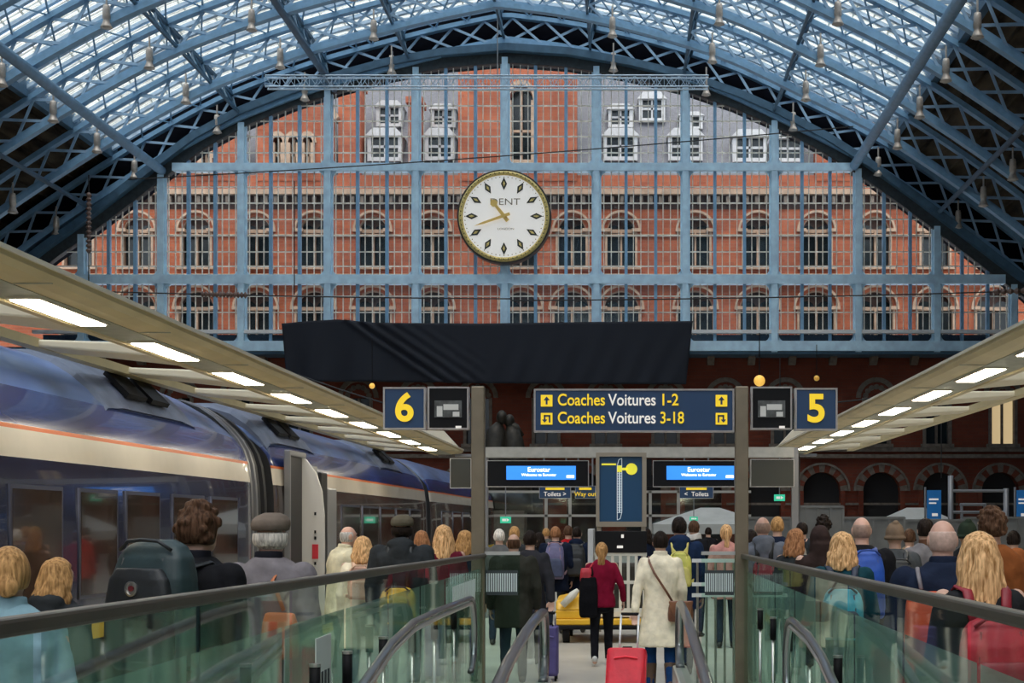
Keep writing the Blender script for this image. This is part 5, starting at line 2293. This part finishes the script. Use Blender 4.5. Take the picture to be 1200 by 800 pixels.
    if style == 'cap':
        def fn(p):
            if p.z > .02 or p.y > .035 or p.z < -.085:
                return p * .84
            return p
        b.ell(hc, (.092, .104, .116), 22, 16, fn=fn)
        for q in range(24):
            t = PI + q * PI / 23
            p0 = hc + Vector((math.cos(t) * .088, math.sin(t) * .10, .01))
            b.tube([p0, p0 + Vector((0, -.004, -.04)), p0 + Vector((0, .004, -.075))], [.013, .014, .006], 6)
    if hood != 'up' and style != 'beanie':
        put(b, 'hair', hm, .0075 if detail or style in ('long', 'half', 'bob', 'ponytail', 'curly') else .010, 2, .022 if style == 'curly' else (.010 if style in ('short', 'long', 'bob', 'half') else 0))
    if style == 'cap' or capcol and style != 'beanie':
        b = MB()
        zc_ = .045
        b.loft([ering(hc.x, hc.y - .012 + d, hc.z + z, rx, ry, 20, 2.1) for z, rx, ry, d in ((.022, .097, .108, 0), (.05, .105, .122, .004), (.08, .100, .12, .012), (.105, .078, .095, .02), (.122, .04, .05, .026))])
        b.loft([ering(hc.x, hc.y + .085 + d, hc.z + z, rx, ry, 16) for z, rx, ry, d in ((.022, .062, .05, 0), (.038, .062, .05, -.004))])
        put(b, 'flat_cap', cloth(*capcol), .009, 3)
    if style == 'beanie':
        b = MB()
        b.ell(hc + Vector((0, -.01, .018)), (.093, .11, .122), 18, 12, fn=lambda p: p if p.z > -.035 else p * .82)
        b.ell(hc + Vector((0, -.05, .125)), (.035, .035, .03), 10, 8)
        b.tube([hc + Vector((math.cos(t) * .09, math.sin(t) * .107 - .01, -.02)) for t in [2 * PI * i / 18 for i in range(19)]], .018, 8)
        put(b, 'knit_hat', cloth(*capcol), .009, 3, .004)
    return root, k


def rel(p, root, k, v):
    """point in the person's own frame (1.76 m scale) to the world"""
    a = root.rotation_euler.z
    c, s = math.cos(a), math.sin(a)
    x, y, z = v[0] * k, v[1] * k, v[2] * k
    return Vector((root.location.x + x * c - y * s, root.location.y + x * s + y * c, z))


def backpack(pr, label, m, m2, w=.30, h=.46, d=.17, zc=1.22, strapm=None, logo=False, yoff=0.0, pk=1.0):
    root, k = pr
    o_ = rel(None, root, k, (0, -.155 - d / 2 + yoff, zc - h / 2))
    c = empty('backpack', tuple(o_), root.rotation_euler.z, label=label, cat='backpack')
    b = MB()
    rings = []
    for t, sx_, sy_, dy in ((0, .86, .82, 0), (.04, .96, .96, 0), (.3, 1, 1.0, 0), (.7, .97, .92, .0), (.86, .86, .78, .01), (.95, .68, .6, .02), (1.0, .4, .35, .025)):
        rings.append(ering(0, dy, h * t, w / 2 * sx_, d / 2 * sy_, 20, 3.2))
    b.loft(rings)
    remesh(b, 'bag_body', m, c, .010, 4, .5, wrinkle=.012)
    b = MB()
    rings = []
    for t, sx_, sy_ in ((.05, .84, .9), (.10, .9, 1.1), (.35, .88, 1.2), (.50, .76, 1.1), (.56, .58, .8)):
        rings.append(ering(0, -d * .42, h * t * pk, w / 2 * sx_, d * .18 * sy_, 18, 3))
    b.loft(rings)
    remesh(b, 'front_pocket', m2, c, .009, 3, .5, wrinkle=.006)
    b = MB()
    b.tube([(-w * .34, -d * .25, h * .97 - .03), (-w * .2, -d * .32, h * .99), (0, -d * .36, h * 1.0), (w * .2, -d * .32, h * .99), (w * .34, -d * .25, h * .97 - .03)], .009, 8)
    b.build('carry_handle', strapm or m2, c, smooth=True)
    for s in (-1, 1):
        b = MB()
        hs = (1.50 - (zc - h / 2)) * k
        ww = min(w, .32)
        pts = [(s * ww * .24, d * .40, min(hs, h) * .90), (s * ww * .30, d * .5 + .04, hs - .02), (s * ww * .35, d * .5 + .14, hs), (s * ww * .40, d * .5 + .24, hs - .07), (s * ww * .46, d * .5 + .30, hs - .22), (s * ww * .60, d * .5 + .20, hs - .40), (s * ww * .5, d * .4, h * .12)]
        b.tube(pts, .026, 8, ry=.009)
        b.build('shoulder_strap', strapm or m2, c, smooth=True)
        b = MB()
        b.tube([(s * w * .30, -d * .38, h * .25), (s * w * .30, -d * .40, h * .6), (s * w * .26, -d * .30, h * .86)], .008, 6)
        b.build('side_strap', strapm or m2, c, smooth=True)
    if logo:
        b = MB()
        n = 24
        yy = -d * .42 - d * .18 * 1.22
        b.loft([[(a * math.cos(2 * PI * i / n), yy + yo, h * .63 + a * math.sin(2 * PI * i / n)) for i in range(n)] for a, yo in ((.034, .006), (.036, -.006), (.028, -.007), (.027, .0))])
        lg = b.build('round_badge', STEEL, c)
        b = MB()
        b.prism([(.017 * math.cos(a), h * .63 + .002 + .014 * math.sin(a)) for a in [PI * i / 5 for i in range(10)]], yy - .004, yy + .004)
        b.build('badge_centre', mat('badge_dark_red', (.12, .01, .015), .5), lg)
    return c


BLK = ('black', (.012, .012, .014))
NVY = ('navy', (.010, .015, .033))
CHAR = ('charcoal', (.03, .033, .036))
GRYP = ('grey_plum', (.19, .17, .18))
JEAN = ('denim', (.02, .05, .13))
DT = ('dark_trousers', (.016, .016, .02))
bagm = lambda n, c: mat('bag_' + n, c, .55, var=.25, scale=9, bump=.3)

# left platform, front to back
person(10, 643, 5.8, 20, 'person with honey hair in a bun and pale denim jacket at the left frame edge', 'honey', 'bun', ('pale_denim', (.24, .38, .44)), .84, collar=('pale_denim', (.24, .38, .44)))
person(66, 655, 7.7, -20, 'person with loose auburn hair in a dark hooded jacket, left of the big backpack', 'honey', 'bob', CHAR, .84, hood='back', puff=1.1)
p3_ = person(230, 589, 7.0, -24, 'person with tousled dark hair in a black jacket carrying the big teal-black backpack', 'brown', 'curly', BLK, .8, puff=1.2, build=1.1, hgt=1.86, collar=('black_c', (.015, .015, .02)))
p4_ = person(316, 602, 8.1, -12, 'person in a brown flat cap and grey-plum jacket, white hair below the cap', 'white', 'cap', GRYP, .8, capcol=('tweed', (.16, .125, .10)), collar=('black_c', (.015, .015, .02)), skin=SKIN2, puff=1.15, build=1.12, detail=True)
person(400, 616, 15.4, -55, 'person with thinning grey hair and cream jacket bending over beside the train door', 'grey', 'balding', ('cream', (.66, .60, .43)), .78, puff=1.2, build=1.12, pose='fwd', lean=.06, collar=('cream', (.66, .60, .43)), skin=SKIN2)
p6_ = person(425, 629, 14.3, 5, 'person with short blonde hair and long cream coat beside the cream jacket', 'blonde', 'bob', ('coat_cream', (.76, .68, .52)), .55, flare=1.15, trousers=JEAN, scarf=('peach', (.60, .36, .26)))
p7_ = person(471, 604, 13.2, 0, 'person in a dark cap and charcoal hooded jacket beside the second coach', 'dark', 'cap', CHAR, .8, capcol=('olive_cap', (.10, .085, .06)), hood='back', puff=1.3, build=1.15)
person(494, 622, 19.0, 15, 'person with auburn hair behind the charcoal hooded jacket', 'auburn', 'bob', ('brown_c', (.10, .05, .03)), .82)
p9_ = person(520, 616, 15.2, 10, 'person with long golden blonde hair in a dark burgundy jacket', 'blonde', 'half', ('burgundy_dark', (.12, .012, .025)), .82, collar=NVY, trousers=('grey_t', (.35, .35, .36)))
person(545, 622, 16.4, -5, 'person with shaggy blonde hair in a navy top beside the six post', 'honey', 'bob', NVY, .84)
# centre left
person(585, 620, 20.5, 0, 'person with white hair and grey coat behind the end rail', 'white', 'short', ('grey_coat', (.10, .10, .10)), .7, puff=1.15)
person(603, 617, 21.5, 10, 'person with light brown hair farther back beside the white-haired one', 'honey', 'short', CHAR, .8)
person(602, 625, 15.6, 5, 'balding person in a dark olive jacket behind the striped glass label', 'brown', 'balding', ('olive_black', (.035, .035, .028)), .66, puff=1.25, build=1.15)
p14 = person(621, 622, 16.8, -4, 'person with short dark hair and dark coat wheeling the purple suitcase', 'dark', 'short', ('dark_coat', (.03, .03, .036)), .64, trousers=('teal_jeans', (.015, .035, .045)), shoes='white', pose=('down', 'pull'), stride=.35, puff=1.2, detail=True)
p15 = person(651, 617, 22.5, 0, 'person with auburn hair and navy coat carrying the lilac and blue rucksack', 'auburn', 'short', NVY, .7, puff=1.2, build=1.1)
person(666, 616, 25.0, 0, 'person with brown hair behind the lilac rucksack', 'brown', 'short', ('red', (.35, .01, .015)), .8)
p17 = person(676, 617, 22.8, -5, 'person in a navy hooded coat carrying a large black rucksack', 'dark', 'crop', NVY, .55, hood='back', puff=1.35, build=1.15)
person(632, 624, 25.5, 20, 'person with dark hair and pale scarf in the distance left of the lilac rucksack', 'dark', 'bob', BLK, .8, scarf=('pale_s', (.5, .48, .45)))
p18 = person(705, 636, 17.5, 2, 'person with a long honey ponytail in a burgundy jumper and black trousers, walking away', 'honey', 'ponytail', ('burgundy', (.20, .008, .03)), .84, trousers=('black_t', (.010, .010, .013)), shoes='white', pose=('strap', 'out'), stride=.25, detail=True)
p19 = person(774, 623, 14.6, 3, 'person with short dark hair in a cream trench coat pulling the red suitcase', 'dark', 'short', ('trench_cream', (.80, .71, .54)), .52, flare=1.12, trousers=('blue_jeans', (.01, .04, .13)), shoes='boots', pose=('pull', 'down'), stride=-.2, puff=1.05, detail=True, collar=('trench_cream', (.80, .71, .54)))
p20 = person(796, 606, 16.4, 0, 'tall person with dark hair and navy jacket wearing the yellow backpack', 'dark', 'short', ('navy_b', (.014, .028, .07)), .74, hood='back', puff=1.2, build=1.1)
person(813, 610, 22.0, -20, 'person with dark brown hair and black jacket behind the yellow backpack', 'brown', 'short', BLK, .8, scarf=('pale_s', (.5, .48, .45)), puff=1.1)
person(757, 619, 24.5, 60, 'person with dark hair in profile beside the barred luggage cage', 'dark', 'bob', NVY, .8)
person(851, 615, 20.0, 0, 'person with a blonde ponytail and pink cardigan left of the five post', 'blonde', 'ponytail', ('pink', (.50, .24, .21)), .7)
# right platform
p23 = person(894, 605, 15.7, 0, 'bald person in a grey jacket with navy hood right of the five post', 'stubble', 'balding', ('grey_navy', (.14, .15, .18)), .8, hood='back', puff=1.15, build=1.1, skin=SKIN2)
person(911, 606, 18.5, 0, 'person with tawny hair farther off beyond the bald one in grey', 'honey', 'short', NVY, .8)
person(932, 620, 14.7, -40, 'person with auburn brown hair looking left in a pale patterned scarf', 'auburn', 'bob', CHAR, .8, scarf=('pale_dark', (.35, .32, .28)))
person(880, 621, 21.0, 0, 'person with dark hair half hidden beside the five post', 'dark', 'bob', ('brown_c', (.10, .05, .03)), .8)
p26 = person(961, 616, 13.2, 6, 'person in a raised dark brown hood and burgundy jacket', 'dark', 'short', ('dark_brown_hood', (.035, .022, .02)), .8, hood='up')
person(965, 600, 19.0, 0, 'person with dark curly hair standing taller behind the raised hood', 'dark', 'curly', CHAR, .8, hgt=1.86)
p28 = person(987, 624, 10.9, -8, 'person with straight blonde bob, grey scarf and turquoise trimmed coat', 'blonde', 'bob', ('teal_navy', (.010, .045, .06)), .8, scarf=('grey_green_scarf', (.16, .17, .15)), puff=1.15)
p29 = person(1010, 605, 12.2, 0, 'bald person in a black coat wearing the tall bright blue backpack', 'stubble', 'balding', BLK, .78, puff=1.2, build=1.1, skin=SKIN2)
p30 = person(1049, 614, 13.6, 0, 'person in a brown knitted hat carrying a small black backpack', 'brown', 'beanie', ('slate', (.06, .065, .07)), .8, capcol=('brown_knit', (.16, .11, .075)), puff=1.15)
person(1085, 608, 14.8, 10, 'person with dark hair and grey coat behind the tall white-haired head', 'dark', 'short', ('grey_coat2', (.18, .17, .18)), .8, collar=('brown_c', (.10, .05, .03)))
p32 = person(1105, 608, 8.0, -6, 'large bald person in a navy jacket with an orange bag on the left shoulder', 'stubble_grey', 'balding', ('navy_jacket', (.014, .020, .040)), .74, puff=1.2, build=1.18, collar=('navy_jacket', (.014, .020, .040)), skin=SKIN2, pose=('fwd', 'down'), detail=True)
p33 = person(1148, 625, 6.9, 4, 'person with long wavy blonde hair and a red backpack at the right', 'blonde', 'long', ('dark_top', (.02, .02, .022)), .84, detail=True, puff=1.0)
person(1163, 597, 10.2, 25, 'person with thick dark curly hair in a rust brown coat at the right frame edge', 'brown', 'curly', ('rust', (.22, .07, .022)), .74, build=1.15, puff=1.2, hgt=1.87)
person(1134, 612, 13.5, 0, 'person with dark green headwear between the bald and the blonde heads', 'dark', 'beanie', BLK, .8, capcol=('dark_green_hat', (.02, .03, .02)))
person(940, 612, 20.5, 0, 'person with dark hair in the distance beside the tall hoarding', 'dark', 'short', NVY, .8, X=None)
person(1066, 620, 18.0, 0, 'person with brown hair in the distance right of the knitted hat', 'brown', 'short', ('tan', (.3, .22, .14)), .8)
person(1188, 622, 17.0, 0, 'person with dark hair far off at the right frame edge', 'dark', 'short', BLK, .8)
person(640, 619, 30.0, 0, 'small distant person with fair hair near the green exit sign', 'honey', 'short', ('grey_coat', (.10, .10, .10)), .8)
person(830, 618, 33.0, 0, 'small distant person with dark hair under the pale tent', 'dark', 'short', BLK, .8)

# ---- bags
backpack(p3_, 'big teal-black backpack with round badge on the dark-haired person', bagm('teal_black', (.016, .035, .038)), bagm('black', (.012, .014, .016)), .46, .62, .24, 1.33, logo=True, pk=1.4)
backpack(p15, 'lilac and blue rucksack left of the black rucksack', bagm('lilac', (.14, .13, .25)), bagm('slate_blue', (.05, .065, .13)), .30, .58, .18, 1.2, strapm=bagm('mauve', (.28, .16, .18)))
backpack(p17, 'large black rucksack with small pale badge on the navy hooded coat', bagm('black', (.012, .014, .016)), bagm('black2', (.02, .022, .026)), .34, .52, .2, 1.2)
backpack(p20, 'pale yellow backpack on the tall navy jacketed person', bagm('yellow', (.62, .60, .12)), bagm('yellow2', (.70, .62, .18)), .27, .40, .15, 1.2, strapm=bagm('yellow2', (.70, .62, .18)))
backpack(p29, 'tall bright blue backpack on the bald person in black', bagm('blue', (.01, .07, .38)), bagm('blue2', (.015, .05, .24)), .30, .58, .20, 1.22)
backpack(p30, 'small black backpack on the person in the knitted hat', bagm('black', (.012, .014, .016)), bagm('black2', (.02, .022, .026)), .28, .42, .16, 1.22)
backpack(p33, 'red backpack on the long blonde haired person', bagm('red', (.42, .015, .03)), bagm('dark_red', (.22, .01, .02)), .36, .46, .20, 1.12)
backpack(p23, 'dark red backpack below the navy hood of the bald person in grey', bagm('dark_red', (.22, .01, .02)), bagm('black', (.012, .014, .016)), .28, .36, .14, 1.14)
backpack(p28, 'turquoise and navy backpack below the grey scarf', bagm('turquoise', (.02, .28, .36)), bagm('navy', (.012, .02, .045)), .32, .40, .16, 1.12)
backpack(p7_, 'yellow backpack hanging low on the charcoal hooded jacket', bagm('amber', (.62, .36, .02)), bagm('black', (.012, .014, .016)), .34, .34, .14, .98)
backpack(p6_, 'soft peach backpack on the long cream coat', bagm('peach', (.52, .30, .21)), bagm('peach2', (.55, .36, .25)), .26, .34, .14, 1.26)


def shoulder_bag(pr, name, label, cat, m, offs, size, strap=None, strapm=None, rnd_=3.0):
    """soft bag hung at offs in the person's frame; strap = list of points in that frame"""
    root, k = pr
    o_ = rel(None, root, k, offs)
    c = empty(name, tuple(o_), root.rotation_euler.z, label=label, cat=cat)
    w, d, h = size
    b = MB()
    b.loft([ering(0, 0, z * h, w / 2 * sx_, d / 2 * sy_, 18, rnd_) for z, sx_, sy_ in ((0, .8, .75), (.06, .95, .95), (.4, 1, 1), (.8, .92, .75), (.97, .82, .4), (1, .7, .3))])
    remesh(b, 'bag_body', m, c, .009, 3, .5, wrinkle=.008)
    if strap:
        b = MB()
        off_ = Vector(offs)
        b.tube([(Vector(p) - off_) * k for p in strap], .012, 8, ry=.005)
        b.build('strap', strapm or m, c, smooth=True)
    return c


LEATH = mat('bag_brown_leather', (.16, .06, .03), .4, var=.3, scale=10, bump=.2)
hb = shoulder_bag(p19, 'handbag', 'brown leather handbag on a thin strap across the cream trench coat', 'handbag', LEATH, (.20, -.20, .80), (.27, .10, .20),
                  [(.13, -.17, .99), (.05, -.185, 1.12), (-.08, -.175, 1.32), (-.13, -.12, 1.44), (-.13, 0, 1.49), (-.05, .13, 1.35), (.15, .17, 1.05), (.26, -.05, .98), (.28, -.17, .97)])
b = MB()
b.loft([ering(0, -.055, z, rx, .012, 14, 2.5) for z, rx in ((.06, .07), (.09, .10), (.20, .125), (.215, .12))])
b.build('flap', mat('bag_brown_flap', (.22, .09, .045), .4, var=.2), hb, smooth=True)
shoulder_bag(p18, 'tote_bag', 'long black tote bag hanging at the burgundy jumper', 'bag', cloth('tote_black', (.008, .008, .010)), (-.19, -.13, .70), (.24, .13, .50),
             [(-.22, -.13, 1.18), (-.13, -.14, 1.32), (-.14, -.07, 1.47), (-.16, .05, 1.45), (-.22, .03, 1.2)])
shoulder_bag(p18, 'shoulder_bag', 'bright red bag tucked under the burgundy jumper arm', 'bag', bagm('red', (.42, .015, .03)), (-.22, -.10, 1.13), (.16, .10, .24),
             [(-.2, -.1, 1.36), (-.13, -.1, 1.46), (-.1, .02, 1.49)])
shoulder_bag(p32, 'shoulder_bag', 'orange bag with grey strap on the large navy jacket', 'bag', mat('bag_orange', (.72, .09, .025), .5, var=.2, scale=9, bump=.3), (-.11, -.24, .98), (.26, .14, .40),
             [(-.14, -.21, 1.38), (-.15, -.13, 1.47), (-.14, .0, 1.49), (-.13, .13, 1.4)], bagm('strap_grey', (.16, .14, .15)))
shoulder_bag(p4_, 'shoulder_bag', 'tan leather bag below the rail beside the flat cap person', 'bag', mat('bag_tan', (.45, .13, .04), .45, var=.2, bump=.2), (.16, -.20, .98), (.22, .12, .26),
             [(.18, -.2, 1.24), (.1, -.17, 1.40), (.08, 0, 1.49), (.08, .13, 1.4)])
shoulder_bag(p19, 'shopping_bag', 'small red bag hanging beyond the cream trench coat hem', 'bag', bagm('scarlet', (.55, .015, .03)), (.30, .06, .50), (.12, .08, .28), [(.27, .06, .78), (.27, .06, .86)])


def suitcase(name, label, loc, rz, m, w, d, h, tilt, handle, hm_, hw=.11):
    c = empty(name, loc, 0, label=label, cat='suitcase')
    c.rotation_euler = (tilt, 0, rz)
    b = MB()
    b.loft([ering(0, 0, .06 + z * h, w / 2 * sx_, d / 2 * sx_, 28, 6) for z, sx_ in ((0, .93), (.02, 1), (.98, 1), (1, .93))])
    b.build('shell', m, c, smooth=False, bevel=.012)
    b = MB()
    b.loft([ering(0, -d * .5, .06 + z * h, w / 2 * sx_, .02, 24, 6) for z, sx_ in ((.06, .80), (.09, .86), (.55, .86), (.58, .80))])
    b.build('front_pocket', m, c)
    b = MB()
    b.tube([(-w * .3, -d * .55, .06 + h * .80), (0, -d * .57, .06 + h * .83), (w * .3, -d * .55, .06 + h * .80)], .008, 6)
    for s in (-1, 1):
        b.tube([(s * w * .49, -d * .3, .1), (s * w * .49, -d * .3, h)], .006, 6)
    b.build('piping', mat(name + '_trim_' + str(round(loc[0], 1)), tuple(min(1, q * 1.5 + .02) for q in m.node_tree.nodes['Principled BSDF'].inputs['Base Color'].default_value[:3]), .4), c)
    b = MB()
    b.tube([(-.05, -.02, .06 + h), (-.04, -.02, .09 + h), (.04, -.02, .09 + h), (.05, -.02, .06 + h)], .010, 8)
    b.build('grab_handle', BLACK, c)
    b = MB()
    for s in (-1, 1):
        b.tube([(s * hw, d * .35, .06 + h), (s * hw, d * .35, .06 + h + handle)], .011, 8)
    t_ = b.build('telescopic_handle', hm_, c, smooth=True)
    b = MB()
    b.tube([(-hw, d * .35, .06 + h + handle), (hw, d * .35, .06 + h + handle)], .016, 8)
    b.build('grip', BLACK, t_)
    for s in (-1, 1):
        for q in (-1, 1):
            b = MB()
            b.tube([(s * w * .38 - .012, q * d * .34, .035), (s * w * .38 + .012, q * d * .34, .035)], .034, 12)
            b.tube([(s * w * .38, q * d * .34, .04), (s * w * .38, q * d * .34, .08)], .012, 6)
            b.build('wheel', BLACK, c)
    return c


hp = rel(None, *p14, (.285, -.12, .80))
suitcase('suitcase', 'tall purple suitcase held by the dark coated person beside the travelator rail', (gx(643.5) * 16.0 / 15.0, 15.9, 0), 0, mat('suitcase_purple', (.075, .06, .20), .6, var=.15, scale=8, bump=.2), .22, .34, .55, 0, .14, STEEL, .07)
suitcase('suitcase', 'bright red suitcase trailing behind the cream trench coat', ((732 - CX) / FPX * 13.1, 13.05, 0.0), math.radians(-6), mat('suitcase_red', (.62, .012, .03), .5, var=.15, scale=7, bump=.3), .37, .22, .56, math.radians(-24), .40, mat('handle_white', (.7, .7, .7), .3, .3), .085)
